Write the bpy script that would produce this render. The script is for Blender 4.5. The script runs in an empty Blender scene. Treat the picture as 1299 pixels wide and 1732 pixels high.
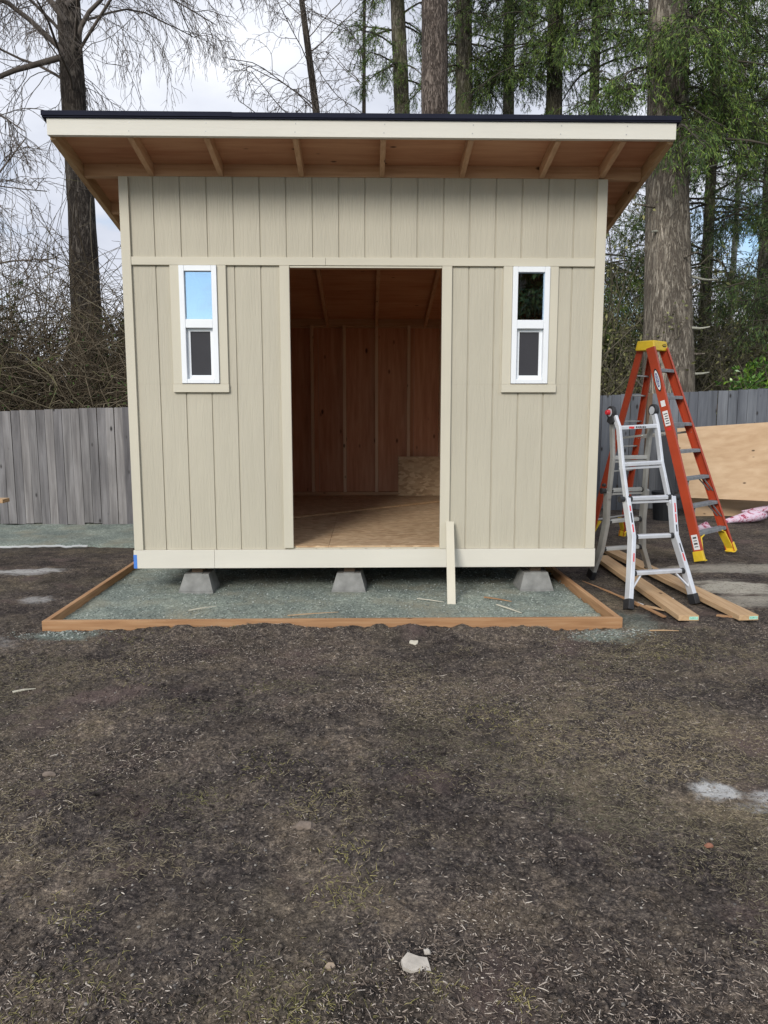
import bpy, bmesh, math, random
import numpy as np
from mathutils import Vector, Matrix, noise as mnoise
R = math.radians
rng = np.random.default_rng(7)
random.seed(7)
SC = bpy.context.scene
COL = SC.collection

# ------------------------------------------------------------------ camera
cam = bpy.data.cameras.new('camera')
camo = bpy.data.objects.new('camera', cam)
COL.objects.link(camo)
SC.camera = camo
cam.sensor_fit = 'VERTICAL'
cam.sensor_height = 24.0
cam.lens = 24.0 * 1290.0 / 1732.0
cam.clip_end = 2000
cam.clip_start = 0.05
camo.location = (0.0165, -6.1025, 1.481)
camo.rotation_euler = (R(90 - 7.71), 0, R(-1.231))
SC.render.resolution_x = 768
SC.render.resolution_y = 1024

# ------------------------------------------------------------------ sky
SUN_EL, SUN_AZ = R(29), R(204)        # azimuth clockwise from +Y: behind the camera, to the left
w = bpy.data.worlds.new('World')
SC.world = w
w.use_nodes = True
nt = w.node_tree
nt.nodes.clear()
def wn(t, **k):
    n = nt.nodes.new(t)
    for a, b in k.items(): setattr(n, a, b)
    return n
out = wn('ShaderNodeOutputWorld'); bg = wn('ShaderNodeBackground')
sky = wn('ShaderNodeTexSky', sky_type='NISHITA', sun_disc=False)
sky.sun_elevation = SUN_EL; sky.sun_rotation = SUN_AZ
sky.dust_density = 0.15; sky.air_density = 1.0; sky.ozone_density = 2.0
tc = wn('ShaderNodeTexCoord')
mp = wn('ShaderNodeMapping'); mp.inputs['Scale'].default_value = (1, 1, 2.2)
n1 = wn('ShaderNodeTexNoise'); n1.inputs['Scale'].default_value = 2.6; n1.inputs['Detail'].default_value = 7
n1.inputs['Roughness'].default_value = .55; n1.inputs['Distortion'].default_value = .25
n2 = wn('ShaderNodeTexNoise'); n2.inputs['Scale'].default_value = 3.2; n2.inputs['Detail'].default_value = 6
sx = wn('ShaderNodeSeparateXYZ')
nt.links.new(tc.outputs['Generated'], mp.inputs['Vector'])
nt.links.new(tc.outputs['Generated'], sx.inputs[0])
for n in (n1, n2): nt.links.new(mp.outputs[0], n.inputs['Vector'])
# more cloud high up and to the north (where the camera looks), bluer low down and to the south
el = wn('ShaderNodeMapRange'); el.inputs[1].default_value = 0.10; el.inputs[2].default_value = 0.36
el.inputs[3].default_value = -0.07; el.inputs[4].default_value = 0.14
nt.links.new(sx.outputs['Z'], el.inputs[0])
ny = wn('ShaderNodeMapRange'); ny.inputs[1].default_value = -1; ny.inputs[2].default_value = 0.9
ny.inputs[3].default_value = -0.02; ny.inputs[4].default_value = 0.07
nt.links.new(sx.outputs['Y'], ny.inputs[0])
a1 = wn('ShaderNodeMath', operation='ADD'); a2 = wn('ShaderNodeMath', operation='ADD')
nt.links.new(n1.outputs['Fac'], a1.inputs[0]); nt.links.new(el.outputs[0], a1.inputs[1])
nt.links.new(a1.outputs[0], a2.inputs[0]); nt.links.new(ny.outputs[0], a2.inputs[1])
rp = wn('ShaderNodeValToRGB'); rp.color_ramp.elements[0].position = .45; rp.color_ramp.elements[1].position = .57
nt.links.new(a2.outputs[0], rp.inputs[0])
rc = wn('ShaderNodeValToRGB'); rc.color_ramp.elements[0].position = .35; rc.color_ramp.elements[1].position = .68
rc.color_ramp.elements[0].color = (4.4, 4.7, 5.5, 1); rc.color_ramp.elements[1].color = (7.2, 7.4, 7.9, 1)
nt.links.new(n2.outputs['Fac'], rc.inputs[0])
mx = wn('ShaderNodeMixRGB')
nt.links.new(rp.outputs[0], mx.inputs[0]); nt.links.new(sky.outputs[0], mx.inputs[1]); nt.links.new(rc.outputs[0], mx.inputs[2])
nt.links.new(mx.outputs[0], bg.inputs[0]); bg.inputs[1].default_value = 0.10
nt.links.new(bg.outputs[0], out.inputs[0])

# ------------------------------------------------------------------ sun (veiled by thin cloud)
sl = bpy.data.lights.new('sun', 'SUN'); so = bpy.data.objects.new('sun', sl); COL.objects.link(so)
sl.energy = 1.85; sl.angle = R(20); sl.color = (1.0, .95, .88)
sd = Vector((math.sin(SUN_AZ) * math.cos(SUN_EL), math.cos(SUN_AZ) * math.cos(SUN_EL), math.sin(SUN_EL)))
so.rotation_euler = sd.to_track_quat('Z', 'Y').to_euler()
SC.view_settings.view_transform = 'Standard'; SC.view_settings.look = 'None'
SC.view_settings.exposure = 0.55; SC.view_settings.gamma = 1.0
SC.render.engine = 'CYCLES'
SC.cycles.diffuse_bounces = 6; SC.cycles.max_bounces = 12

# ------------------------------------------------------------------ materials
def newmat(name):
    m = bpy.data.materials.new(name); m.use_nodes = True
    t = m.node_tree; b = t.nodes['Principled BSDF']
    return m, t, b
def N(t, typ, **k):
    n = t.nodes.new(typ)
    for a, b in k.items(): setattr(n, a, b)
    return n
def inp(n, **k):
    for a, b in k.items(): n.inputs[a.replace('_', ' ')].default_value = b
    return n
def ramp(t, fac, stops):
    r = N(t, 'ShaderNodeValToRGB'); e = r.color_ramp.elements
    e[0].position, e[0].color = stops[0][0], (*stops[0][1], 1)
    e[1].position, e[1].color = stops[-1][0], (*stops[-1][1], 1)
    for p, c in stops[1:-1]:
        x = e.new(p); x.color = (*c, 1)
    t.links.new(fac, r.inputs[0]); return r.outputs[0]
def noise(t, scale=(1, 1, 1), s=1., detail=4, rough=.55, dist=0, coord='Object', off=(0, 0, 0)):
    c = N(t, 'ShaderNodeTexCoord'); m = N(t, 'ShaderNodeMapping')
    m.inputs['Scale'].default_value = scale; m.inputs['Location'].default_value = off
    n = inp(N(t, 'ShaderNodeTexNoise'), Scale=s, Detail=detail, Roughness=rough, Distortion=dist)
    t.links.new(c.outputs[coord], m.inputs[0]); t.links.new(m.outputs[0], n.inputs['Vector']); return n.outputs['Fac']
def mix(t, f, a, b, mode='MIX'):
    m = N(t, 'ShaderNodeMixRGB', blend_type=mode)
    for i, v in ((0, f), (1, a), (2, b)):
        if isinstance(v, (int, float)): m.inputs[i].default_value = v
        elif isinstance(v, tuple): m.inputs[i].default_value = (*v, 1)
        else: t.links.new(v, m.inputs[i])
    return m.outputs[0]
def bump(t, b, h, strength, dist):
    n = N(t, 'ShaderNodeBump'); n.inputs['Strength'].default_value = strength; n.inputs['Distance'].default_value = dist
    t.links.new(h, n.inputs['Height']); t.links.new(n.outputs[0], b.inputs['Normal']); return n
def simple(name, c, rough=.6, metal=0, spec=.5, var=.12, s=6, bmp=0, bs=60):
    m, t, b = newmat(name)
    f = noise(t, s=s, detail=5)
    k = tuple(max(0, x * (1 - var)) for x in c); l = tuple(min(1, x * (1 + var)) for x in c)
    t.links.new(ramp(t, f, [(.3, k), (.7, l)]), b.inputs['Base Color'])
    b.inputs['Roughness'].default_value = rough; b.inputs['Metallic'].default_value = metal
    b.inputs['Specular IOR Level'].default_value = spec
    if bmp: bump(t, b, noise(t, s=bs, detail=3), bmp, .003)
    return m
def wood(name, stops, axis='x', rough=.75, freq=55, knots=True, island=.12, blot=.25, ks=(.05, .11)):
    m, t, b = newmat(name)
    sc = {'x': (2.2, freq, freq), 'y': (freq, 2.2, freq), 'z': (freq, freq, 2.2)}[axis]
    g = noise(t, sc, s=1, detail=4, dist=.4)
    c = ramp(t, g, stops)
    bl = noise(t, tuple(1.0 if x < 3 else 5.0 for x in sc), s=1.0, detail=3, off=(3, 7, 1))
    c = mix(t, blot, c, ramp(t, bl, [(.35, stops[0][1]), (.65, stops[-1][1])]))
    if knots:
        cc = N(t, 'ShaderNodeTexCoord'); mm = N(t, 'ShaderNodeMapping')
        mm.inputs['Scale'].default_value = {'x': (3.5, 7, 7), 'y': (7, 3.5, 7), 'z': (7, 7, 3.5)}[axis]
        v = inp(N(t, 'ShaderNodeTexVoronoi'), Scale=1.0)
        t.links.new(cc.outputs['Object'], mm.inputs[0]); t.links.new(mm.outputs[0], v.inputs['Vector'])
        k = ramp(t, v.outputs['Distance'], [(ks[0], (1, 1, 1)), (ks[1], (0, 0, 0))])
        c = mix(t, k, c, tuple(x * .22 for x in stops[0][1]))
    gi = N(t, 'ShaderNodeNewGeometry')
    vv = ramp(t, gi.outputs['Random Per Island'], [(0, (1 - island,) * 3), (1, (1 + island,) * 3)])
    c = mix(t, 1.0, c, vv, 'MULTIPLY')
    t.links.new(c, b.inputs['Base Color']); b.inputs['Roughness'].default_value = rough
    b.inputs['Specular IOR Level'].default_value = .25
    bump(t, b, g, .25, .0015)
    return m

MT = {}
def painted(name, c, grain='z', emboss=.45):
    m, t, b = newmat(name)
    sc = (38, 38, 3.2) if grain == 'z' else (3.2, 38, 38)
    g = noise(t, sc, s=1, detail=3, rough=.6, dist=1.1)
    g2 = noise(t, tuple(x * 3.5 for x in sc), s=1, detail=2, off=(5, 5, 5))
    l = noise(t, s=1.1, detail=5)
    dirt = noise(t, (9, 9, 1.2) if grain == 'z' else (1.2, 9, 9), s=1, detail=5, off=(2, 9, 4))
    k = tuple(x * .93 for x in c); h = tuple(x * 1.05 for x in c)
    cc = mix(t, .5, ramp(t, l, [(.3, k), (.7, h)]), ramp(t, dirt, [(.3, k), (.7, h)]))
    t.links.new(cc, b.inputs['Base Color']); b.inputs['Roughness'].default_value = .62
    b.inputs['Specular IOR Level'].default_value = .35
    hh = mix(t, .3, ramp(t, g, [(.35, (0, 0, 0)), (.6, (1, 1, 1))]), g2)
    bump(t, b, hh, emboss, .003)
    return m
MT['siding'] = painted('siding_paint', (.475, .442, .354), emboss=.6)
MT['trim'] = painted('trim_paint', (.57, .535, .435), emboss=.12)
MT['trimh'] = painted('trim_paint_level', (.57, .535, .435), 'x', emboss=.12)
MT['skirt'] = painted('skirt_paint', (.64, .615, .54), 'x', emboss=.10)
MT['fascia'] = painted('fascia_paint', (.64, .62, .55), 'x', emboss=.15)
pl = [(.3, (.46, .205, .115)), (.5, (.57, .275, .165)), (.72, (.67, .37, .235))]
MT['ply_z'] = wood('plywood_upright', pl, 'z', freq=26, island=.1, ks=(.07, .15))
MT['ply_x'] = wood('plywood_soffit', [(.3, (.42, .185, .10)), (.5, (.54, .265, .15)), (.72, (.64, .37, .22))], 'x', freq=24, island=.1, blot=.5)
fr = [(.3, (.46, .265, .15)), (.5, (.56, .35, .21)), (.72, (.64, .43, .28))]
MT['stud_z'] = wood('stud_wood', [(.3, (.56, .38, .25)), (.5, (.66, .47, .32)), (.72, (.72, .55, .40))], 'z')
MT['stud_x'] = wood('plate_wood', fr, 'x')
MT['stud_y'] = wood('rafter_wood', fr, 'y')
tm = [(.3, (.26, .135, .065)), (.5, (.36, .20, .10)), (.72, (.45, .28, .155))]
MT['lumber_x'] = wood('lumber_orange', tm, 'x', freq=40)
MT['lumber_y'] = wood('lumber_orange_y', tm, 'y', freq=40)
lt = [(.3, (.36, .22, .115)), (.5, (.45, .30, .17)), (.72, (.54, .385, .235))]
MT['plank_y'] = wood('plank_wood', lt, 'y', freq=40)
MT['plank_x'] = wood('plank_wood_x', lt, 'x', freq=40)
MT['plysheet'] = wood('plywood_sheet', [(.3, (.40, .265, .155)), (.5, (.48, .335, .205)), (.72, (.55, .40, .26))], 'x', freq=14, blot=.4, island=.0)
def osb():
    m, t, b = newmat('osb_floor')
    c = N(t, 'ShaderNodeTexCoord'); mp = N(t, 'ShaderNodeMapping'); mp.inputs['Scale'].default_value = (18, 60, 40)
    v = inp(N(t, 'ShaderNodeTexVoronoi'), Scale=1.0); v.inputs['Randomness'].default_value = 1
    t.links.new(c.outputs['Object'], mp.inputs[0]); t.links.new(mp.outputs[0], v.inputs['Vector'])
    f = noise(t, (3, 9, 3), s=1, detail=5)
    c1 = ramp(t, v.outputs['Color'], [(.15, (.36, .23, .125)), (.5, (.52, .36, .215)), (.85, (.62, .46, .29))])
    c2 = mix(t, ramp(t, f, [(.4, (0, 0, 0)), (.7, (.5, .5, .5))]), c1, (.36, .25, .15))
    t.links.new(c2, b.inputs['Base Color']); b.inputs['Roughness'].default_value = .8
    return m
MT['osb'] = osb()
def fence_mat(name, lo, hi, warm):
    m, t, b = newmat(name)
    g = noise(t, (42, 42, 1.6), s=1, detail=5, dist=.5)
    st = noise(t, (9, 9, 1.1), s=1, detail=4, off=(4, 2, 8), dist=.4)
    c = mix(t, .55, ramp(t, g, [(.28, lo), (.72, hi)]), ramp(t, st, [(.3, tuple(x * .55 for x in lo)), (.5, warm), (.75, tuple(min(1, x * 1.25) for x in hi))]))
    gi = N(t, 'ShaderNodeNewGeometry')
    c = mix(t, 1.0, c, ramp(t, gi.outputs['Random Per Island'], [(0, (.72, .71, .72)), (.5, (1, .99, .97)), (1, (1.26, 1.23, 1.18))]), 'MULTIPLY')
    cc = N(t, 'ShaderNodeTexCoord'); mm = N(t, 'ShaderNodeMapping'); mm.inputs['Scale'].default_value = (7, 7, 3.2)
    v = inp(N(t, 'ShaderNodeTexVoronoi'), Scale=1.0)
    t.links.new(cc.outputs['Object'], mm.inputs[0]); t.links.new(mm.outputs[0], v.inputs['Vector'])
    c = mix(t, ramp(t, v.outputs['Distance'], [(.07, (1, 1, 1)), (.15, (0, 0, 0))]), c, (.03, .028, .028))
    t.links.new(c, b.inputs['Base Color']); b.inputs['Roughness'].default_value = .85
    b.inputs['Specular IOR Level'].default_value = .2
    bump(t, b, g, .5, .003)
    return m
MT['fence'] = fence_mat('weathered_picket', (.115, .11, .115), (.27, .265, .275), (.17, .165, .17))
MT['fence2'] = fence_mat('weathered_picket_blue', (.095, .105, .125), (.175, .19, .215), (.13, .142, .165))
MT['postw'] = simple('fence_post_wood', (.13, .085, .055), .85, s=12)
MT['concrete'] = simple('concrete', (.21, .21, .20), .9, var=.22, s=14, bmp=.5, bs=90)
MT['membrane'] = simple('roof_membrane', (.016, .018, .032), .85, spec=.15, var=.1)
MT['vinyl'] = simple('white_vinyl', (.80, .83, .86), .35, var=.02)
MT['screen'] = simple('insect_screen', (.030, .030, .036), .75, var=.1)
MT['orange'] = simple('orange_fibreglass', (.41, .055, .02), .45, var=.10, s=5)
MT['yellow'] = simple('yellow_plastic', (.72, .50, .03), .5, var=.12, s=14)
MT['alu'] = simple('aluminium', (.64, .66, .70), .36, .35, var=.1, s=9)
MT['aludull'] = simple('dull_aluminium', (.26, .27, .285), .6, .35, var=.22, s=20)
MT['alushade'] = simple('shaded_aluminium', (.40, .40, .385), .5, .4, var=.14, s=9)  # darker aluminium, shade on the ladder's rear half put into the colour
MT['blackp'] = simple('black_plastic', (.02, .02, .022), .55)
MT['darkp'] = simple('dark_sheet', (.018, .02, .024), .6)
MT['red'] = simple('red_marking', (.6, .03, .03), .5)
MT['redknob'] = simple('red_knob', (.5, .02, .03), .4)
MT['whitelab'] = simple('white_label', (.75, .76, .78), .5, var=.05)
MT['blue'] = simple('blue_marking', (.03, .06, .25), .5)
MT['tape'] = simple('blue_tape', (.06, .20, .62), .7)
MT['endtag'] = simple('green_end_tag', (.42, .72, .60), .7, var=.05)
MT['greentext'] = simple('green_print', (.05, .32, .22), .7)
MT['fabric'] = simple('white_fabric', (.50, .52, .52), .9)
MT['stone'] = simple('pale_stone', (.44, .405, .355), .85, var=.2, s=25)
MT['leafdry'] = simple('dry_leaf', (.19, .15, .12), .9, var=.3, s=30)
MT['brick'] = simple('orange_brick', (.27, .12, .075), .9, var=.2, s=30)
MT['bitshade'] = simple('woodbits', (.33, .26, .19), .9, var=.3, s=8)
MT['bucket'] = simple('black_bucket', (.012, .014, .017), .5)
def pinkcloth():
    m, t, b = newmat('pink_patterned_cloth')
    f = noise(t, s=16, detail=4, dist=1.2)
    c = ramp(t, f, [(.38, (.30, .04, .08)), (.46, (.62, .42, .52)), (.60, (.62, .55, .64)), (.72, (.42, .10, .16))])
    t.links.new(c, b.inputs['Base Color']); b.inputs['Roughness'].default_value = .9
    return m
MT['pink'] = pinkcloth()
def glassmat():
    m, t, b = newmat('window_glass'); t.nodes.remove(b)
    o = [n for n in t.nodes if n.type == 'OUTPUT_MATERIAL'][0]
    g = N(t, 'ShaderNodeBsdfGlossy'); g.inputs['Roughness'].default_value = .012; g.inputs['Color'].default_value = (.70, .86, 1, 1)
    tr = N(t, 'ShaderNodeBsdfTransparent'); tr.inputs['Color'].default_value = (.82, .84, .86, 1)
    mxs = N(t, 'ShaderNodeMixShader'); mxs.inputs[0].default_value = .58
    bm = N(t, 'ShaderNodeBump'); bm.inputs['Strength'].default_value = .012; bm.inputs['Distance'].default_value = .003
    t.links.new(noise(t, s=5, detail=2), bm.inputs['Height']); t.links.new(bm.outputs[0], g.inputs['Normal'])
    t.links.new(tr.outputs[0], mxs.inputs[1]); t.links.new(g.outputs[0], mxs.inputs[2]); t.links.new(mxs.outputs[0], o.inputs[0])
    return m
MT['glass'] = glassmat()
def mapr(t, v, a, b, c=0., d=1.):
    n = N(t, 'ShaderNodeMapRange'); n.interpolation_type = 'SMOOTHSTEP'
    for i, x in enumerate((a, b, c, d)): n.inputs[i + 1].default_value = x
    t.links.new(v, n.inputs[0]); return n.outputs[0]
def mth(t, op, a, b=0.):
    n = N(t, 'ShaderNodeMath', operation=op)
    for i, v in enumerate((a, b)):
        if isinstance(v, (int, float)): n.inputs[i].default_value = v
        else: t.links.new(v, n.inputs[i])
    return n.outputs[0]
def bark(name, lo, mid, hi, sx=14, sz=2.2, strength=.9, moss=None, dist=.03):
    m, t, b = newmat(name)
    r1 = noise(t, (sx, sx, sz), s=1, detail=6, rough=.62, dist=.9)
    r2 = noise(t, (sx * 2.1, sx * 2.1, sz * 2.4), s=1, detail=5, rough=.6, dist=.6, off=(3, 3, 3))
    a = mth(t, 'ABSOLUTE', mth(t, 'SUBTRACT', r1, .5)); c_ = mth(t, 'ABSOLUTE', mth(t, 'SUBTRACT', r2, .5))
    ft = mth(t, 'ADD', mapr(t, a, 0., .13, 0, .62), mapr(t, c_, 0., .16, 0, .38))
    col = ramp(t, ft, [(.05, lo), (.5, mid), (.95, hi)])
    lg = noise(t, (2, 2, .7), s=1.2, detail=4, off=(6, 1, 2)); col = mix(t, 1.0, col, ramp(t, lg, [(.3, (.75, .75, .75)), (.7, (1.2, 1.2, 1.2))]), 'MULTIPLY')
    if moss:
        q = noise(t, (1.5, 1.5, .8), s=1.3, detail=5, off=(1, 4, 2))
        col = mix(t, ramp(t, q, [(.48, (0, 0, 0)), (.66, (.6, .6, .6))]), col, moss)
    t.links.new(col, b.inputs['Base Color']); b.inputs['Roughness'].default_value = .9; b.inputs['Specular IOR Level'].default_value = .15
    bump(t, b, ft, strength, dist)
    return m
MT['bark_fir'] = bark('fir_bark', (.12, .10, .082), (.32, .28, .225), (.47, .42, .35), 17, 1.5, 1.0)
MT['bark_red'] = bark('reddish_bark', (.04, .032, .027), (.15, .12, .103), (.26, .22, .19), 20, 3.0, .8)
MT['bark_moss'] = bark('mossy_bark', (.045, .04, .03), (.15, .135, .105), (.25, .235, .19), 16, 2.2, .8, (.11, .125, .045))
MT['bark_dark'] = bark('dark_bark', (.026, .021, .018), (.08, .067, .057), (.16, .14, .12), 13, 1.8, 1.0, (.13, .11, .085))
MT['bark_pale'] = simple('pale_bark', (.30, .30, .25), .9, var=.3, s=5)
MT['twig'] = simple('bare_twig', (.12, .10, .085), .9, var=.3, s=2)
MT['twigpale'] = simple('mossy_twig', (.14, .125, .085), .9, var=.35, s=1.3)
def cane():
    m, t, b = newmat('bramble_cane')
    gi = N(t, 'ShaderNodeNewGeometry')
    c = ramp(t, gi.outputs['Random Per Island'], [(0, (.04, .032, .022)), (.35, (.085, .066, .045)), (.7, (.14, .115, .082)), (.9, (.21, .18, .135)), (1, (.12, .12, .05))])
    t.links.new(c, b.inputs['Base Color']); b.inputs['Roughness'].default_value = .9; b.inputs['Specular IOR Level'].default_value = .1
    return m
MT['cane'] = cane()
MT['firtwig'] = simple('fir_twig', (.055, .047, .034), .9, var=.3, s=2)
def leaf(name, a, bcol, c3, spec=.3, rough=.55):
    m, t, b = newmat(name)
    gi = N(t, 'ShaderNodeNewGeometry')
    c = ramp(t, gi.outputs['Random Per Island'], [(0, a), (.55, bcol), (1, c3)])
    cl = noise(t, s=.9, detail=3)
    c = mix(t, 1.0, c, ramp(t, cl, [(.35, (.62, .66, .62)), (.65, (1.35, 1.3, 1.15))]), 'MULTIPLY')
    t.links.new(c, b.inputs['Base Color']); b.inputs['Roughness'].default_value = rough; b.inputs['Specular IOR Level'].default_value = spec
    return m
MT['needle'] = leaf('conifer_needles', (.030, .066, .018), (.085, .150, .032), (.20, .275, .06))
MT['needle2'] = leaf('conifer_needles_dark', (.020, .045, .018), (.050, .088, .030), (.115, .165, .05))
MT['laurel'] = leaf('laurel_leaf', (.03, .09, .02), (.08, .18, .03), (.20, .33, .05), .5, .35)
MT['ivy'] = leaf('ivy_leaf', (.03, .055, .02), (.05, .09, .025), (.09, .14, .04))
MT['underleaf'] = leaf('undergrowth_leaf', (.06, .065, .03), (.15, .155, .075), (.28, .275, .14), .1)
MT['grassb'] = leaf('grass_blade', (.17, .165, .06), (.30, .28, .12), (.42, .37, .20), .2, .7)
MT['thatch'] = leaf('dry_grass', (.13, .11, .08), (.25, .215, .155), (.42, .37, .28), .15, .85)
def chips():
    m, t, b = newmat('wood_chips')
    gi = N(t, 'ShaderNodeNewGeometry')
    c = ramp(t, gi.outputs['Random Per Island'], [(0, (.08, .062, .05)), (.4, (.18, .145, .12)), (.8, (.32, .265, .22)), (1, (.58, .52, .45))])
    t.links.new(c, b.inputs['Base Color']); b.inputs['Roughness'].default_value = .9; b.inputs['Specular IOR Level'].default_value = .15
    return m
MT['chips'] = chips()
def peb(name, a, b_, c_):
    m, t, b = newmat(name)
    gi = N(t, 'ShaderNodeNewGeometry')
    t.links.new(ramp(t, gi.outputs['Random Per Island'], [(0, a), (.6, b_), (1, c_)]), b.inputs['Base Color']); b.inputs['Roughness'].default_value = .85
    return m
MT['pebble'] = peb('pebbles', (.05, .045, .042), (.13, .12, .11), (.30, .28, .25))
MT['gravelst'] = peb('gravel_stones', (.11, .13, .12), (.22, .25, .23), (.42, .45, .42))

def blob(t, x, y, cx, cy, rx, ry, nz, amt=.9):
    a = mth(t, 'DIVIDE', mth(t, 'SUBTRACT', x, cx), rx); b = mth(t, 'DIVIDE', mth(t, 'SUBTRACT', y, cy), ry)
    d = mth(t, 'SQRT', mth(t, 'ADD', mth(t, 'MULTIPLY', a, a), mth(t, 'MULTIPLY', b, b)))
    d = mth(t, 'ADD', d, mth(t, 'MULTIPLY', mth(t, 'SUBTRACT', nz, .5), 2.2))
    return mapr(t, d, 1.1, .45, 0, amt)
def gravel_tex(t):
    cc = N(t, 'ShaderNodeTexCoord')
    v = inp(N(t, 'ShaderNodeTexVoronoi'), Scale=75.); t.links.new(cc.outputs['Object'], v.inputs['Vector'])
    g = ramp(t, v.outputs['Color'], [(.1, (.12, .134, .122)), (.45, (.20, .225, .205)), (.75, (.27, .295, .27)), (.95, (.42, .44, .41))])
    l = noise(t, s=1.6, detail=5)
    return mix(t, .8, g, ramp(t, l, [(.35, (.55, .62, .60)), (.65, (1.15, 1.2, 1.1))]), 'MULTIPLY'), v.outputs['Distance']
def soilmat():
    m, t, b = newmat('soil')
    gi = N(t, 'ShaderNodeNewGeometry'); s = N(t, 'ShaderNodeSeparateXYZ'); t.links.new(gi.outputs['Position'], s.inputs[0])
    X, Y = s.outputs['X'], s.outputs['Y']
    big = noise(t, s=.75, detail=6, rough=.6); med = noise(t, s=4.5, detail=6, rough=.65, off=(3, 1, 0)); fine = noise(t, s=48, detail=6, rough=.75)
    vf = noise(t, s=160, detail=3, rough=.7, off=(1, 2, 3))
    c = ramp(t, fine, [(.30, (.020, .018, .018)), (.45, (.066, .058, .055)), (.58, (.140, .122, .108)), (.70, (.34, .295, .24))])
    c = mix(t, ramp(t, med, [(.47, (0, 0, 0)), (.64, (.55, .55, .55))]), c, ramp(t, fine, [(.3, (.080, .067, .056)), (.7, (.25, .21, .16))]))
    c = mix(t, ramp(t, big, [(.50, (0, 0, 0)), (.66, (.35, .35, .35))]), c, ramp(t, vf, [(.35, (.085, .076, .052)), (.7, (.25, .22, .145))]))
    c = mix(t, 1.0, c, ramp(t, noise(t, s=13, detail=5, rough=.7, off=(7, 7, 0)), [(.32, (.62, .62, .62)), (.68, (1.42, 1.40, 1.36))]), 'MULTIPLY')
    c = mix(t, 1.0, c, ramp(t, noise(t, s=1.7, detail=6, rough=.65, off=(17, 3, 0)), [(.34, (.55, .53, .57)), (.5, (.95, .93, .93)), (.68, (1.5, 1.42, 1.32))]), 'MULTIPLY')
    c = mix(t, 1.0, c, ramp(t, noise(t, s=120, detail=4, rough=.8, off=(1, 13, 0)), [(.34, (.45, .44, .44)), (.5, (.88, .88, .88)), (.66, (1.6, 1.56, 1.5))]), 'MULTIPLY')
    cc = N(t, 'ShaderNodeTexCoord'); vz = inp(N(t, 'ShaderNodeTexVoronoi'), Scale=62.); mz = N(t, 'ShaderNodeMapping'); mz.inputs['Scale'].default_value = (1, 1, .3)
    t.links.new(cc.outputs['Object'], mz.inputs[0]); t.links.new(mz.outputs[0], vz.inputs['Vector'])
    sp = N(t, 'ShaderNodeSeparateColor'); t.links.new(vz.outputs['Color'], sp.inputs[0])
    spk = mth(t, 'MULTIPLY', mapr(t, vz.outputs['Distance'], .34, .20), mapr(t, sp.outputs[0], .62, .80))
    spk = mth(t, 'MULTIPLY', spk, mapr(t, noise(t, s=3.2, detail=5, rough=.7, off=(2, 8, 0)), .42, .58, .15, .85))
    c = mix(t, spk, c, ramp(t, sp.outputs[1], [(.2, (.13, .105, .08)), (.6, (.24, .20, .155)), (.95, (.36, .32, .25))]))
    red = noise(t, s=1.9, detail=5, off=(8, 3, 0))
    c = mix(t, ramp(t, red, [(.56, (0, 0, 0)), (.68, (.6, .6, .6))]), c, ramp(t, vf, [(.3, (.075, .052, .048)), (.7, (.24, .175, .16))]))
    nz = noise(t, s=6, detail=6, rough=.7, off=(9, 9, 0))
    nl = noise(t, (1.2, 5, 1), s=1.5, detail=6, rough=.7, off=(2, 6, 0))
    gr, gd = gravel_tex(t)
    # gravel spilled out at both front corners of the timber frame
    for q in ((-2.02, -1.14, .30, .10, .95), (1.62, -1.20, .24, .15, .95), (1.9, -.9, .2, .3, .5)):
        c = mix(t, blob(t, X, Y, *q[:4], nz, q[4]), c, gr)
    grain = mapr(t, noise(t, s=42, detail=5, rough=.75, off=(5, 1, 0)), .36, .50, .35, 1.)
    # plaster dust and sawdust spilled on the soil
    for q in ((1.37, -3.29, .12, .075, 1.0), (1.74, -3.36, .36, .10, .9), (-3.15, .9, .40, .14, .8), (-2.62, -.15, .16, .13, .5), (3.1, .12, .42, .30, 1.), (3.6, .9, .8, .30, .7), (2.95, -.35, .35, .22, .6), (3.5, -.2, .5, .3, .6), (-2.6, -1.4, .4, .3, .25)):
        c = mix(t, mth(t, 'MULTIPLY', blob(t, X, Y, *q[:4], nl if q[2] > .2 else nz, q[4]), grain), c, (.46, .43, .36) if q[0] > 2 else (.56, .56, .55))
    t.links.new(c, b.inputs['Base Color']); b.inputs['Roughness'].default_value = .95; b.inputs['Specular IOR Level'].default_value = .12
    h = mix(t, .5, fine, vf)
    bump(t, b, h, 1.0, .02)
    return m
MT['soil'] = soilmat()
def gravelmat():
    m, t, b = newmat('teal_gravel')
    c, d = gravel_tex(t)
    q = noise(t, s=2.1, detail=6, off=(4, 4, 0))
    c = mix(t, ramp(t, q, [(.48, (0, 0, 0)), (.68, (.6, .6, .6))]), c, (.27, .25, .18))
    t.links.new(c, b.inputs['Base Color']); b.inputs['Roughness'].default_value = .9
    bump(t, b, mix(t, .5, d, noise(t, s=60, detail=5)), .8, .008)
    return m
MT['gravel'] = gravelmat()

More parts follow.
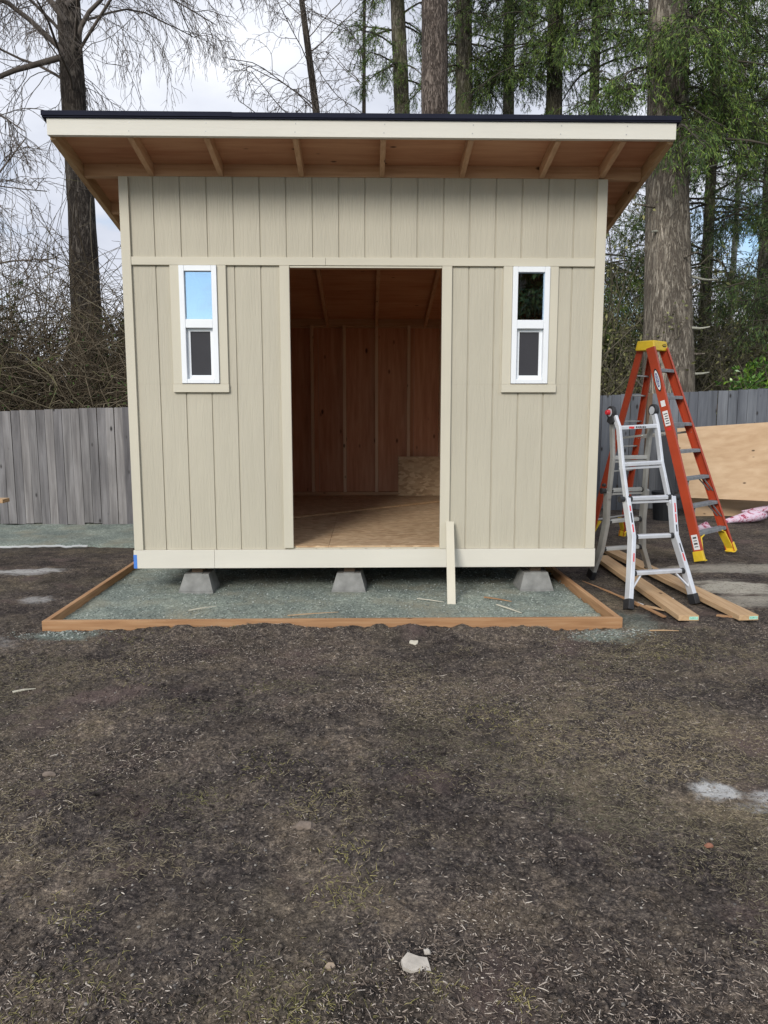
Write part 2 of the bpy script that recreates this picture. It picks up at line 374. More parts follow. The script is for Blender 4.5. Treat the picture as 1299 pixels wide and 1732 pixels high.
# ------------------------------------------------------------------ mesh helpers
def link(name, me, m, parent=None):
    o = bpy.data.objects.new(name, me)
    if m: me.materials.append(m)
    COL.objects.link(o)
    if parent:
        o.parent = parent
    return o
def world_base(parent):
    M = Matrix.Identity(4); p = parent
    while p is not None:
        M = p.matrix_basis @ M; p = p.parent
    return M
def obj(name, bm, m, parent=None, bev=0, smooth=False):
    """bm holds world coordinates; a child's mesh is moved into its parent's frame"""
    if parent: bmesh.ops.transform(bm, matrix=world_base(parent).inverted(), verts=bm.verts)
    me = bpy.data.meshes.new(name); bmesh.ops.recalc_face_normals(bm, faces=bm.faces); bm.to_mesh(me); bm.free()
    if smooth:
        for p in me.polygons: p.use_smooth = True
    o = link(name, me, m, parent)
    if bev:
        b = o.modifiers.new('bevel', 'BEVEL'); b.width = bev; b.segments = 2; b.limit_method = 'ANGLE'
    return o
def npobj(name, V, F, m, parent=None, smooth=False):
    V = np.asarray(V, dtype=np.float32).reshape(-1, 3); F = np.asarray(F, dtype=np.int32)
    if parent:
        Mi = np.array(world_base(parent).inverted()); V = V @ Mi[:3, :3].T + Mi[:3, 3]
    k = F.shape[1]
    me = bpy.data.meshes.new(name)
    me.vertices.add(len(V)); me.vertices.foreach_set('co', V.astype(np.float32).ravel())
    me.loops.add(F.size); me.loops.foreach_set('vertex_index', F.ravel())
    me.polygons.add(len(F)); me.polygons.foreach_set('loop_start', np.arange(0, F.size, k, dtype=np.int32))
    me.polygons.foreach_set('loop_total', np.full(len(F), k, dtype=np.int32))
    if smooth: me.polygons.foreach_set('use_smooth', np.ones(len(F), dtype=bool))
    me.update(calc_edges=True)
    return link(name, me, m, parent)
def tag(o, label, cat, group=None, kind=None):
    o['label'] = label; o['category'] = cat
    if group: o['group'] = group
    if kind: o['kind'] = kind
    return o
def struct(o, label=None):
    o['kind'] = 'structure'
    if label: o['label'] = label
    return o
def thing(name, label, cat, loc=(0, 0, 0), group=None):
    o = bpy.data.objects.new(name, None); COL.objects.link(o); o.location = loc; o.empty_display_size = .1
    o.matrix_basis = Matrix.Translation(loc)
    return tag(o, label, cat, group)
def bx(bm, x0, x1, y0, y1, z0, z1):
    v = [bm.verts.new(p) for p in ((x0, y0, z0), (x1, y0, z0), (x1, y1, z0), (x0, y1, z0), (x0, y0, z1), (x1, y0, z1), (x1, y1, z1), (x0, y1, z1))]
    for f in ((0, 3, 2, 1), (4, 5, 6, 7), (0, 1, 5, 4), (1, 2, 6, 5), (2, 3, 7, 6), (3, 0, 4, 7)): bm.faces.new([v[i] for i in f])
    return bm
def B(*boxes):
    bm = bmesh.new()
    for q in boxes: bx(bm, *q)
    return bm
def hexa(bm, P):
    v = [bm.verts.new(p) for p in P]
    for f in ((0, 3, 2, 1), (4, 5, 6, 7), (0, 1, 5, 4), (1, 2, 6, 5), (2, 3, 7, 6), (3, 0, 4, 7)): bm.faces.new([v[i] for i in f])
    return bm
def bar(bm, a, b, u, wu, wv, wu2=None, wv2=None):
    """box from a to b; u is the direction of width wu, the third direction has width wv"""
    a, b = Vector(a), Vector(b); d = (b - a).normalized(); u = Vector(u); u = (u - d * u.dot(d)).normalized(); v = d.cross(u)
    wu2 = wu2 or wu; wv2 = wv2 or wv
    P = []
    for c, p, q in ((a, wu, wv), (b, wu2, wv2)):
        for s, r in ((-1, -1), (1, -1), (1, 1), (-1, 1)): P.append(c + u * s * p / 2 + v * r * q / 2)
    return hexa(bm, P)
def ramped(bm, x0, x1, y0, y1, zf, h):
    """box whose underside follows zf(y), height h"""
    return hexa(bm, [(x0, y0, zf(y0)), (x1, y0, zf(y0)), (x1, y1, zf(y1)), (x0, y1, zf(y1)), (x0, y0, zf(y0) + h), (x1, y0, zf(y0) + h), (x1, y1, zf(y1) + h), (x0, y1, zf(y1) + h)])
def cyl(bm, a, b, r1, r2=None, n=12):
    a, b = Vector(a), Vector(b); r2 = r1 if r2 is None else r2
    d = (b - a).normalized(); u = d.orthogonal().normalized(); v = d.cross(u)
    A = [bm.verts.new(a + (u * math.cos(t) + v * math.sin(t)) * r1) for t in [2 * math.pi * i / n for i in range(n)]]
    C = [bm.verts.new(b + (u * math.cos(t) + v * math.sin(t)) * r2) for t in [2 * math.pi * i / n for i in range(n)]]
    for i in range(n): bm.faces.new((A[i], A[(i + 1) % n], C[(i + 1) % n], C[i]))
    bm.faces.new(A[::-1]); bm.faces.new(C)
    return bm
def text(name, s, size, M, m, parent):
    cu = bpy.data.curves.new('lettering', 'FONT'); cu.body = s; cu.size = size; cu.align_x = 'CENTER'; cu.align_y = 'CENTER'; cu.extrude = .0006
    o = bpy.data.objects.new('lettering', cu); COL.objects.link(o)
    bpy.context.view_layer.update()
    me = bpy.data.meshes.new_from_object(o.evaluated_get(bpy.context.evaluated_depsgraph_get()))
    bpy.data.objects.remove(o); bpy.data.curves.remove(cu)
    me.transform(world_base(parent).inverted() @ M); me.materials.clear(); me.name = name
    return link(name, me, m, parent)

# vectorised tubes: P (N,K,3), Rr (N,K)
def tubes(P, Rr, sides=3):
    P = np.asarray(P, float); Rr = np.asarray(Rr, float); n, K, _ = P.shape
    T = np.gradient(P, axis=1); T /= np.linalg.norm(T, axis=2, keepdims=True) + 1e-9
    ref = np.where(np.abs(T[..., 2:3]) > .9, np.array([1., 0, 0]), np.array([0, 0, 1.]))
    U = np.cross(T, ref); U /= np.linalg.norm(U, axis=2, keepdims=True) + 1e-9
    W = np.cross(T, U)
    a = 2 * np.pi * np.arange(sides) / sides
    V = P[:, :, None, :] + Rr[:, :, None, None] * (U[:, :, None, :] * np.cos(a)[None, None, :, None] + W[:, :, None, :] * np.sin(a)[None, None, :, None])
    i = np.arange(n)[:, None, None] * K * sides; k = np.arange(K - 1)[None, :, None] * sides; s = np.arange(sides)[None, None, :]; s2 = (s + 1) % sides
    F = np.stack([i + k + s, i + k + s2, i + k + sides + s2, i + k + sides + s], -1).reshape(-1, 4)
    return V.reshape(-1, 3), F
def join(*VF):
    V, F, o = [], [], 0
    for v, f in VF:
        V.append(v); F.append(f + o); o += len(v)
    return np.concatenate(V), np.concatenate(F)
def unit(a): return a / (np.linalg.norm(a, axis=-1, keepdims=True) + 1e-9)
def grow(S, D, L, K, droop, wig, g):
    n = len(S); P = np.zeros((n, K, 3)); P[:, 0] = S; d = unit(np.array(D, float)); L = np.broadcast_to(np.asarray(L, float), (n,))
    for k in range(1, K):
        d = unit(d + np.array([0, 0, -1.]) * droop / K + g.normal(0, wig, (n, 3)))
        P[:, k] = P[:, k - 1] + d * (L / (K - 1))[:, None]
    return P
def sample(P, idx, t):
    K = P.shape[1]; f = t * (K - 1); i = np.minimum(f.astype(int), K - 2); r = (f - i)[:, None]
    a = P[idx, i]; b = P[idx, i + 1]
    return a * (1 - r) + b * r, unit(b - a)
def spawn(P, per, t0, t1, ang, L, K, droop, wig, g, flat=0.):
    n = len(P); idx = np.repeat(np.arange(n), per); t = g.uniform(t0, t1, len(idx))
    S, T = sample(P, idx, t); q = g.normal(0, 1, (len(idx), 3)); q[:, 2] *= (1 - flat)
    q = unit(q - T * (q * T).sum(1, keepdims=True))
    a = np.radians(ang) * g.uniform(.7, 1.3, len(idx))
    D = T * np.cos(a)[:, None] + q * np.sin(a)[:, None]
    Ls = L * (1.15 - .75 * t) * g.uniform(.6, 1.25, len(idx))
    return grow(S, D, Ls, K, droop, wig, g)
def taper(P, r0, r1, g=None):
    n, K, _ = P.shape; r = np.linspace(1, 0, K)[None, :]
    r0 = np.broadcast_to(np.asarray(r0, float), (n,))[:, None]
    return r1 + (r0 - r1) * r
def leaves(C, D, L, W, g, sides=None):
    """diamond leaf quads: centre base C, direction D, length L, width W"""
    n = len(C); D = unit(D); q = unit(np.cross(D, g.normal(0, 1, (n, 3))))
    L = np.broadcast_to(L, (n,))[:, None]; W = np.broadcast_to(W, (n,))[:, None]
    nn = np.cross(D, q)
    V = np.stack([C, C + D * L * .45 + q * W * .5 + nn * W * .12, C + D * L, C + D * L * .45 - q * W * .5 + nn * W * .12], 1)
    return V.reshape(-1, 3), np.arange(4 * n).reshape(n, 4)

# ------------------------------------------------------------------ ground
def sstep(a, b, x):
    t = np.clip((x - a) / (b - a), 0, 1); return t * t * (3 - 2 * t)
def gnoise(x, y, s, seed=0):
    """smooth value noise on arrays"""
    x = x * s + 37.3 * seed; y = y * s + 11.9 * seed
    xi = np.floor(x).astype(np.int64); yi = np.floor(y).astype(np.int64); xf = x - xi; yf = y - yi
    def h(a, b):
        k = (a * 374761393 + b * 668265263 + seed * 1274126177) & 0xffffffff
        k = ((k ^ (k >> 13)) * 1274126177) & 0xffffffff
        return ((k ^ (k >> 16)) & 0xffff) / 65535.
    u = xf * xf * (3 - 2 * xf); v = yf * yf * (3 - 2 * yf)
    return (h(xi, yi) * (1 - u) + h(xi + 1, yi) * u) * (1 - v) + (h(xi, yi + 1) * (1 - u) + h(xi + 1, yi + 1) * u) * v - .5
def base_h(x, y):
    x = np.asarray(x, float); y = np.asarray(y, float)
    return -.155 * sstep(.6, 4.4, y) * (1 - sstep(-1.5, 1.5, x))
def inpad(x, y, m=0.): 
    return (x > -2.17 - m) & (x < 1.75 - .08 * (y + 1) / 1.0 * .42 + m) & (y > -1.03 - m) & (y < 4.1 + m)
def ground_h(x, y, detail=True):
    x = np.asarray(x, float); y = np.asarray(y, float)
    z = base_h(x, y) + .035 * gnoise(x, y, .7, 1) + .018 * gnoise(x, y, 2.3, 2) - .012
    if detail:
        near = 1 - sstep(6, 12, np.hypot(x, y + 6))
        z = z + near * (.014 * gnoise(x, y, 7, 3) + .017 * gnoise(x, y, 17, 4) + .014 * gnoise(x, y, 36, 5) + .005 * gnoise(x, y, 80, 6))
    # soil heaped against the middle of the front timber
    m = sstep(-1.95, -1.2, x) * (1 - sstep(1.0, 1.45, x)) * np.exp(-((y + 1.13) / .10) ** 2)
    z = z + .046 * m * (1 + 1.2 * gnoise(x, y, 9, 7))
    z = np.where((y < -1.0) & (y > -1.4), np.minimum(z, .050), z)
    z = np.where(inpad(x, y, .01), -.06, z)
    return z
xs = np.unique(np.concatenate([np.arange(-2.6, 2.9, .016), np.linspace(-6, 7, 240), np.linspace(-20, 20, 60), [-420, -200, -100, -60, -40, -28, 28, 40, 60, 100, 200, 420]]))
ys = np.unique(np.concatenate([np.arange(-5.0, -.9, .014), np.linspace(-7, 6, 260), np.linspace(-20, 26, 60), [-420, -200, -100, -50, -30, 35, 50, 80, 120, 200, 420]]))
XX, YY = np.meshgrid(xs, ys); ZZ = ground_h(XX, YY)
far = sstep(14, 40, np.hypot(XX, YY))
ZZ = ZZ * (1 - far) - .05 * far
nx = len(xs); I = (np.arange(len(ys) - 1)[:, None] * nx + np.arange(nx - 1)[None, :])
def gridF(nx, ny):
    I = (np.arange(ny - 1)[:, None] * nx + np.arange(nx - 1)[None, :]).ravel(); return np.stack([I, I + 1, I + nx + 1, I + nx], 1)
g_ = npobj('ground', np.stack([XX, YY, ZZ], -1), gridF(nx, len(ys)), MT['soil'], smooth=True)
struct(g_, 'bare brown soil yard with scattered chips and thin grass')

def sheet(name, x0, x1, y0, y1, step, zf, m, lab):
    a = np.arange(x0, x1 + step, step); b = np.arange(y0, y1 + step, step); A, C = np.meshgrid(a, b)
    o = npobj(name, np.stack([A, C, zf(A, C)], -1), gridF(len(a), len(b)), m, smooth=True)
    return struct(o, lab)
sheet('gravel_pad', -2.15, 1.72, -1.012, 4.0, .022, lambda x, y: .006 * gnoise(x, y, 3, 11) + .010 * gnoise(x, y, 13, 12) + .008 * gnoise(x, y, 36, 13) + np.where(x > 1.72 - .034 * (y + 1), -.03, 0), MT['gravel'], 'teal crushed gravel pad under the shed')
def strip_z(x, y):
    e = sstep(2.45 + .12 * gnoise(x, y * 0, 1.2, 21), 2.62 + .12 * gnoise(x, y * 0, 1.2, 21), y)
    return base_h(x, y) - .05 + e * (.075 + .02 * gnoise(x, y, 4, 22) + .016 * gnoise(x, y, 14, 23))
sheet('gravel_path', -13, -2.0, 2.3, 4.62, .04, strip_z, MT['gravel'], 'teal gravel strip along the foot of the grey fence')

# things lying loose that nobody could count
def in_view(n, g, y0=-4.75, y1=-.95, xr=.64):
    """random ground points, denser near the camera, inside a wedge a little wider than the view"""
    y = y0 + (y1 - y0) * g.random(n) ** 1.5; d = y + 6.1
    x = (g.random(n) * 2 - 1) * (d * xr + .25) + .02 * d
    return x, y
g = np.random.default_rng(21)
x, y = in_view(120000, g)
y = -4.75 + 3.75 * ((y + 4.75) / 3.8) ** .72; x = (g.random(len(x)) * 2 - 1) * ((y + 6.1) * .60 + .25)
cl = gnoise(x, y, 1.3, 31) + .6 * gnoise(x, y, 4, 32) + g.normal(0, .12, len(x))
k = (cl > .04 + .10 * (1 - sstep(-4.3, -3.3, y))) | (g.random(len(x)) < .12); x, y = x[k], y[k]; n = len(x)
ln = g.gamma(1.3, .0055, n) + .0025; th = g.uniform(.0008, .0023, n)
ln = np.minimum(ln, .055)
az = g.uniform(0, 2 * np.pi, n); D = np.stack([np.cos(az), np.sin(az), g.normal(.03, .18, n)], 1)
S = np.stack([x, y, ground_h(x, y) + .003], 1) - D * ln[:, None] * .5
P = grow(S, D, ln, 3, 0, .16, g)
V, F = tubes(P, np.stack([th * .7, th, th * .5], 1), 3)
tag(npobj('wood_chips', V, F, MT['chips']), 'pale wood chips and twig bits scattered over the bare soil', 'wood chips', kind='stuff')
def pebbles(n, x, y, z, rmin, rmax, g):
    ic = bmesh.new(); bmesh.ops.create_icosphere(ic, subdivisions=1, radius=1); v0 = np.array([p.co[:] for p in ic.verts]); f0 = np.array([[q.index for q in f.verts] for f in ic.faces]); ic.free()
    r = rmin + (rmax - rmin) * g.random(n) ** 3; s = np.stack([r * g.uniform(.8, 1.3, n), r * g.uniform(.8, 1.3, n), r * g.uniform(.45, .8, n)], 1)
    a = g.uniform(0, 6.28, n); c, sn = np.cos(a), np.sin(a)
    V = v0[None] * s[:, None] * g.uniform(.85, 1.15, (n, len(v0), 1))
    V = np.stack([V[..., 0] * c[:, None] - V[..., 1] * sn[:, None], V[..., 0] * sn[:, None] + V[..., 1] * c[:, None], V[..., 2]], -1)
    V += np.stack([x, y, z], 1)[:, None]
    return V.reshape(-1, 3), (f0[None] + np.arange(n)[:, None, None] * len(v0)).reshape(-1, 3)
x, y = in_view(3600, g); V, F = pebbles(len(x), x, y, ground_h(x, y) + .001, .0012, .0065, g)
tag(npobj('pebbles', V, F, MT['pebble']), 'small grey pebbles scattered over the bare soil', 'pebbles', kind='stuff')
n = 9000; x = g.uniform(-2.13, 1.70, n); y = -1.0 + 2.3 * g.random(n) ** 1.4
V, F = pebbles(n, x, y, .003 + .010 * gnoise(x, y, 13, 12) + .008 * gnoise(x, y, 36, 13), .0015, .008, g)
n2_ = 1500; x = np.concatenate([g.normal(-2.02, .16, 700), g.normal(1.66, .15, 800)]); y = np.concatenate([-1.07 - np.abs(g.normal(0, .06, 700)), -1.08 - np.abs(g.normal(0, .11, 800))])
V2, F2 = pebbles(n2_, x, y, ground_h(x, y), .002, .008, g)
V, F = join((V, F), (V2, F2))
tag(npobj('gravel_stones', V, F, MT['gravelst']), 'loose teal gravel stones on the pad and spilled past the frame corners', 'gravel', kind='stuff')
x, y = in_view(30000, g); k = gnoise(x, y, 1.6, 37) + g.normal(0, .15, len(x)) > -.05; x, y = x[k], y[k]
V, F = pebbles(len(x), x, y, ground_h(x, y), .002, .013, g)
tag(npobj('soil_crumbs', V, F, MT['soil']), 'crumbs and small clods of the same brown soil', 'soil crumbs', kind='stuff')
x, y = in_view(150000, g); y = -4.75 + 3.75 * ((y + 4.75) / 3.8) ** .62; x = (g.random(len(x)) * 2 - 1) * ((y + 6.1) * .60 + .25)
q = -.9 * np.exp(-(((x - 1.42) / .22) ** 2 + ((y + 3.31) / .10) ** 2)) + gnoise(x, y, .9, 43) + .6 * gnoise(x, y, 3.1, 44) + .35 * gnoise(x, y, 11, 45) - .55 * (1 - sstep(-4.1, -3.2, y)) + g.normal(0, .10, len(x)); k = q > .08; x, y = x[k], y[k]; n = len(x)
az = g.uniform(0, 2 * np.pi, n); D = np.stack([np.cos(az), np.sin(az), g.normal(.12, .2, n)], 1)
P = grow(np.stack([x, y, ground_h(x, y) + .001], 1), D, g.uniform(.008, .032, n), 3, .2, .2, g)
tag(npobj('dry_thatch', *tubes(P, taper(P, .0009, .0004), 3), MT['thatch']), 'matted dry straw coloured grass lying on the soil', 'dry grass', kind='stuff')
# thin grass: tufts and stray blades
tx, ty, tn, tr = [], [], [], []
for (a, b, n, r) in [(-1.27, -3.86, 160, .035), (-.05, -3.9, 170, .06), (-.85, -4.02, 60, .045), (-.35, -4.15, 26, .02), (-1.7, -3.55, 90, .05), (-1.62, -3.3, 90, .05), (-.58, -2.15, 80, .05), (-.05, -3.7, 80, .06), (-.62, -3.35, 70, .05), (-.4, -3.05, 120, .09), (.2, -3.1, 80, .1), (-.85, -4.3, 40, .03), (.2, -4.3, 40, .04), (1.9, -1.5, 100, .14), (-1.5, -1.25, 90, .12), (.7, -2.9, 70, .12), (-.2, -3.35, 110, .08), (-1.3, -1.9, 80, .12), (.4, -4.35, 60, .03)]:
    tx.append(g.normal(a, r, n)); ty.append(g.normal(b, r, n)); tn.append(n)
x, y = in_view(60000, g); q = gnoise(x, y, 1.1, 41) + .5 * gnoise(x, y, 3.5, 42) + g.normal(0, .1, len(x)); k = q > .50
x = np.concatenate(tx + [x[k]]); y = np.concatenate(ty + [y[k]]); n = len(x)
D = g.normal(0, .6, (n, 3)); D[:, 2] = np.abs(g.normal(.75, .35, n))
P = grow(np.stack([x, y, ground_h(x, y)], 1), D, g.uniform(.008, .030, n), 4, 1.1, .12, g)
V, F = tubes(P, taper(P, .0011, .0003), 3)
tag(npobj('grass', V, F, MT['grassb']), 'sparse yellow green grass blades growing through the soil', 'grass', kind='stuff')

# ------------------------------------------------------------------ shed
shed = thing('shed', 'beige wooden shed with slanted roof and open doorway on concrete blocks', 'shed', (0, 1.8, .2))
GR = [k * .2008 + .003 for k in range(-9, 10)]
def siding_strip(bm, x0, x1, z0, z1, y=0., d=.012, gw=.0115, gd=.009):
    xs_ = [x0]
    prof = []
    cur = [(x0, 0)]
    for q in GR:
        if x0 + gw < q < x1 - gw: cur += [(q - gw / 2, 0), (q - gw / 2 + .001, gd), (q + gw / 2 - .001, gd), (q + gw / 2, 0)]
    cur.append((x1, 0))
    a = [bm.verts.new((x_, y - d + e, z0)) for x_, e in cur]; b = [bm.verts.new((x_, y - d + e, z1)) for x_, e in cur]
    for i in range(len(cur) - 1): bm.faces.new((a[i], a[i + 1], b[i + 1], b[i]))
    c0, c1, c2, c3 = (bm.verts.new(p) for p in ((x0, y, z0), (x1, y, z0), (x1, y, z1), (x0, y, z1)))
    bm.faces.new((c0, c3, c2, c1)); bm.faces.new((a[0], b[0], c3, c0)); bm.faces.new((a[-1], c1, c2, b[-1]))
    bm.faces.new(b + [c2, c3]); bm.faces.new(a[::-1] + [c0, c1])
ROOF = lambda y: 3.222 - .197 * y          # underside of the rafters
bm = bmesh.new()
siding_strip(bm, -1.84, 1.84, 2.565, 3.222)
zl = .355
for a, b, c, d in ((-1.84, -.60, zl, 1.672), (-1.84, -1.425, 1.6725, 2.565), (-1.138, -.60, 1.6725, 2.565), (.62, 1.84, zl, 1.672), (.62, 1.145, 1.6725, 2.565), (1.432, 1.84, 1.6725, 2.565), (-.60, .62, .33, .366)):
    siding_strip(bm, a, b, c, d)
obj('front_siding', bm, MT['siding'], shed)
# side and rear walls: outside siding boards with grooves as one mesh, plywood faces inside
def side_wall(s):
    bm = bmesh.new(); ys_ = np.arange(.012, 3.74, .2032); ys_ = list(ys_) + [3.74]
    X0, X1 = s * 1.838, s * 1.850
    for a, b in zip(ys_[:-1], ys_[1:]):
        hexa(bm, [(X0, a, .22), (X1, a, .22), (X1, b - .008, .22), (X0, b - .008, .22), (X0, a, ROOF(a)), (X1, a, ROOF(a)), (X1, b - .008, ROOF(b)), (X0, b - .008, ROOF(b))])
    obj('side_siding', bm, MT['siding'], shed)
    bm = bmesh.new()
    hexa(bm, [(s * 1.826, .0, .22), (s * 1.8365, .0, .22), (s * 1.8365, 3.73, .22), (s * 1.826, 3.73, .22), (s * 1.826, 0, ROOF(0)), (s * 1.8365, 0, ROOF(0)), (s * 1.8365, 3.73, ROOF(3.73)), (s * 1.826, 3.73, ROOF(3.73))])
    obj('side_sheathing', bm, MT['ply_z'], shed)
side_wall(-1); side_wall(1)
obj('rear_siding', B((-1.85, 1.85, 3.755, 3.767, .22, ROOF(3.74))), MT['siding'], shed)
obj('rear_sheathing', B(*[(-1.82 + i * 1.216, -1.82 + (i + 1) * 1.216 - .003, 3.742, 3.753, .24, 2.50) for i in range(3)]), MT['ply_z'], shed)
# framing
for i in range(-4, 6):
    xc = .133 + .4064 * i + (-.0)
    if abs(xc) < 1.82: obj('rear_stud', B((xc - .019, xc + .019, 3.652, 3.741, .42, 2.513)), MT['stud_z'], shed, .0015)
obj('top_plate', B((-1.82, 1.82, 3.652, 3.741, 2.513, 2.551), (-1.82, 1.82, 3.655, 3.739, 2.552, 2.590)), MT['stud_x'], shed)
obj('bottom_plate', B((-1.82, 1.82, 3.652, 3.741, .380, .418)), MT['stud_x'], shed)
for s in (-1, 1):
    for k in range(1, 9):
        yc = .0 + .4064 * k
        if yc > 3.6: break
        obj('side_stud', B((min(s * 1.735, s * 1.824), max(s * 1.735, s * 1.824), yc - .019, yc + .019, .42, ROOF(yc) - .085)), MT['stud_z'], shed)
    bm = bmesh.new(); ramped(bm, min(s * 1.735, s * 1.824), max(s * 1.735, s * 1.824), .095, 3.648, lambda y: ROOF(y) - .083, .08)
    obj('side_plate', bm, MT['stud_y'], shed)
    obj('side_bottom_plate', B((min(s * 1.735, s * 1.824), max(s * 1.735, s * 1.824), .095, 3.648, .380, .418)), MT['stud_y'], shed)
# front wall framing
for a in (-1.80, -1.46, -1.13, -.62, -.66, .632, .672, 1.13, 1.46, 1.80):
    z1 = 2.62 if abs(a) < .7 else 3.14
    obj('front_stud', B((a - .019, a + .019, .002, .09, .42 if abs(a) > .64 else .381, z1)), MT['stud_z'], shed)
obj('door_header', B((-.70, .71, .003, .089, 2.5625, 2.72)), MT['stud_x'], shed)
for a, b in ((-1.44, -1.15), (1.15, 1.44)): obj('window_header', B((a, b, .003, .089, 2.5725, 2.66)), MT['stud_x'], shed)
obj('front_top_plate', B((-1.82, 1.82, .003, .091, 3.145, 3.22)), MT['stud_x'], shed)
for a, b in ((-1.82, -.70), (.71, 1.82)): obj('front_bottom_plate', B((a, b, .003, .091, .381, .419)), MT['stud_x'], shed)
# floor, rim and skids
obj('floor', B((-1.825, -.302, .002, 3.75, .362, .380), (-.299, .92, .002, 3.75, .362, .380), (.923, 1.825, .002, 3.75, .362, .380)), MT['osb'], shed)
obj('floor_rim', B((-1.824, 1.824, .004, .042, .216, .3615), (-1.824, 1.824, 3.70, 3.74, .216, .3615), (-1.824, -1.786, .043, 3.69, .216, .3615), (1.786, 1.824, .043, 3.69, .216, .3615)), MT['stud_x'], shed)
for k in range(1, 9):
    obj('floor_joist', B((-1.785, 1.785, k * .4064 - .019, k * .4064 + .019, .222, .3605)), MT['stud_x'], shed)
for a in (-1.38, -.135, 1.40):
    obj('skid', B((a - .044, a + .044, .05, 3.72, .155, .2145)), MT['postw'], shed, .003)
# trims
def trim(nm, bxs, m='trim', bev=.0022): return obj(nm, B(*bxs), MT[m], shed, bev)
trim('corner_trim', [(-1.856, -1.786, -.036, -.0125, .356, 3.215)]); trim('corner_trim', [(1.782, 1.858, -.036, -.0125, .356, 3.215)])
trim('band_trim', [(-1.784, -.302, -.034, -.0125, 2.572, 2.632), (-.3005, 1.780, -.034, -.0125, 2.572, 2.632)], 'trimh')
trim('door_trim', [(-.657, -.582, -.036, .0, .368, 2.5705)]); trim('door_trim', [(.597, .674, -.036, .0, .357, 2.5705)])
trim('door_head_trim', [(-.5805, .5955, -.026, .001, 2.556, 2.5708)], 'trimh')
trim('skirt_board', [(-1.864, -1.219, -.038, -.0125, .206, .3545), (-1.2175, 1.864, -.038, -.0125, .206, .3545)], 'skirt')
obj('tape_strip', B((-1.8655, -1.838, -.0388, -.0381, .207, .318)), MT['tape'], shed)
# windows
def window(xc, dx):
    a, b = xc - .144, xc + .144; z0, z1 = 1.677, 2.568
    f = obj('window', B((a, a + .040, -.050, .03, z0, z1), (b - .040, b, -.050, .03, z0, z1), (a + .0405, b - .0405, -.049, .03, z1 - .042, z1), (a + .0405, b - .0405, -.049, .03, z0, z0 + .034), (a + .0405, b - .0405, -.049, .03, 2.100, 2.166)), MT['vinyl'], shed, .003)
    obj('upper_glass', B((a + .0395, b - .0395, -.020, -.014, 2.1655, z1 - .0415)), MT['glass'], f)
    c, d, e, h = a + .041, b - .041, z0 + .0345, 2.0995
    sash = obj('sash', B((c, c + .026, -.012, .012, e, h), (d - .026, d, -.012, .012, e, h), (c + .0262, d - .0262, -.011, .012, e, e + .03), (c + .0262, d - .0262, -.011, .012, h - .024, h)), MT['vinyl'], f, .002)
    obj('lower_glass', B((c + .025, d - .025, .006, .010, e + .028, h - .022)), MT['glass'], sash)
    obj('insect_screen', B((c + .0255, d - .0255, -.0035, -.0025, e + .029, h - .023)), MT['screen'], sash)
    for q in ((a - .071, a - .0015), (b + .0015, b + .069)):
        trim('window_trim', [(q[0], q[1], -.034, -.0125, 1.6725, 2.571)])
    trim('window_sill', [(a - .073, b + .072, -.040, -.0125, 1.609, 1.6715)], 'trimh')
window(-1.281, 0); window(1.288, 0)
# roof
YF, YB = -.520, 4.10
rx = [-1.61, -1.088, -.478, .132, .742, 1.352, 1.81]
for a in rx:
    bm = bmesh.new(); ramped(bm, a - .019, a + .019, YF, YB, ROOF, .089); obj('rafter', bm, MT['stud_y'], shed, .0015)
for s in (-1, 1):
    x0, x1 = (2.118, 2.157) if s > 0 else (-2.157, -2.118)
    bm = bmesh.new(); ramped(bm, x0, x1, YF, YB, lambda y: ROOF(y) - .012, .1005); obj('rake_board', bm, MT['plank_y'], shed, .002)
    xa, xb = (1.832, 2.1165) if s > 0 else (-2.1165, -1.632)
    for yy in (.012, .61, 1.22, 1.83, 2.44, 3.05, 3.66):
        if yy > .5 and s < 0: xa_, xb_ = -2.1165, -1.632
        else: xa_, xb_ = xa, xb
        bm = bmesh.new(); ramped(bm, xa_, xb_, yy - .019, yy + .019, ROOF, .0885); obj('lookout', bm, MT['stud_x'], shed)
for a, b in zip(rx[:-1], rx[1:]):
    bm = bmesh.new(); ramped(bm, a + .0195, b - .0195, -.012, .026, ROOF, .0885); obj('blocking', bm, MT['stud_x'], shed)
    bm = bmesh.new(); ramped(bm, a + .0195, b - .0195, 3.70, 3.738, ROOF, .0885); obj('blocking', bm, MT['stud_x'], shed)
bm = bmesh.new()
for a, b in ((-2.158, -1.0875), (-1.085, .1305), (.1335, 1.3505), (1.3535, 2.158)): ramped(bm, a, b, YF, YB, lambda y: ROOF(y) + .0893, .012)
obj('roof_sheathing', bm, MT['ply_x'], shed)
obj('fascia', B((-2.160, 2.160, -.560, -.5205, 3.330, 3.447)), MT['fascia'], shed, .002)
for a in rx:
    for dz_ in (.03, .085): obj('nail', B((a - .004 + dz_ * .1, a + .004 + dz_ * .1, -.5612, -.5601, 3.330 + dz_ - .004, 3.330 + dz_ + .004)), MT['alushade'], shed)
obj('rear_fascia', B((-2.160, 2.160, YB + .001, YB + .04, ROOF(YB) - .01, ROOF(YB) + .10)), MT['fascia'], shed, .002)
bm = bmesh.new(); ramped(bm, -2.185, 2.182, -.575, YB + .06, lambda y: ROOF(y) + .1025 + .003, .012); obj('roof_membrane', bm, MT['membrane'], shed)
bm = bmesh.new()
bx(bm, -2.188, -.9, -.583, -.5615, 3.450, 3.4815); bx(bm, -.902, 2.186, -.5815, -.5615, 3.4480, 3.4795)
obj('drip_edge', bm, MT['membrane'], shed, .002)

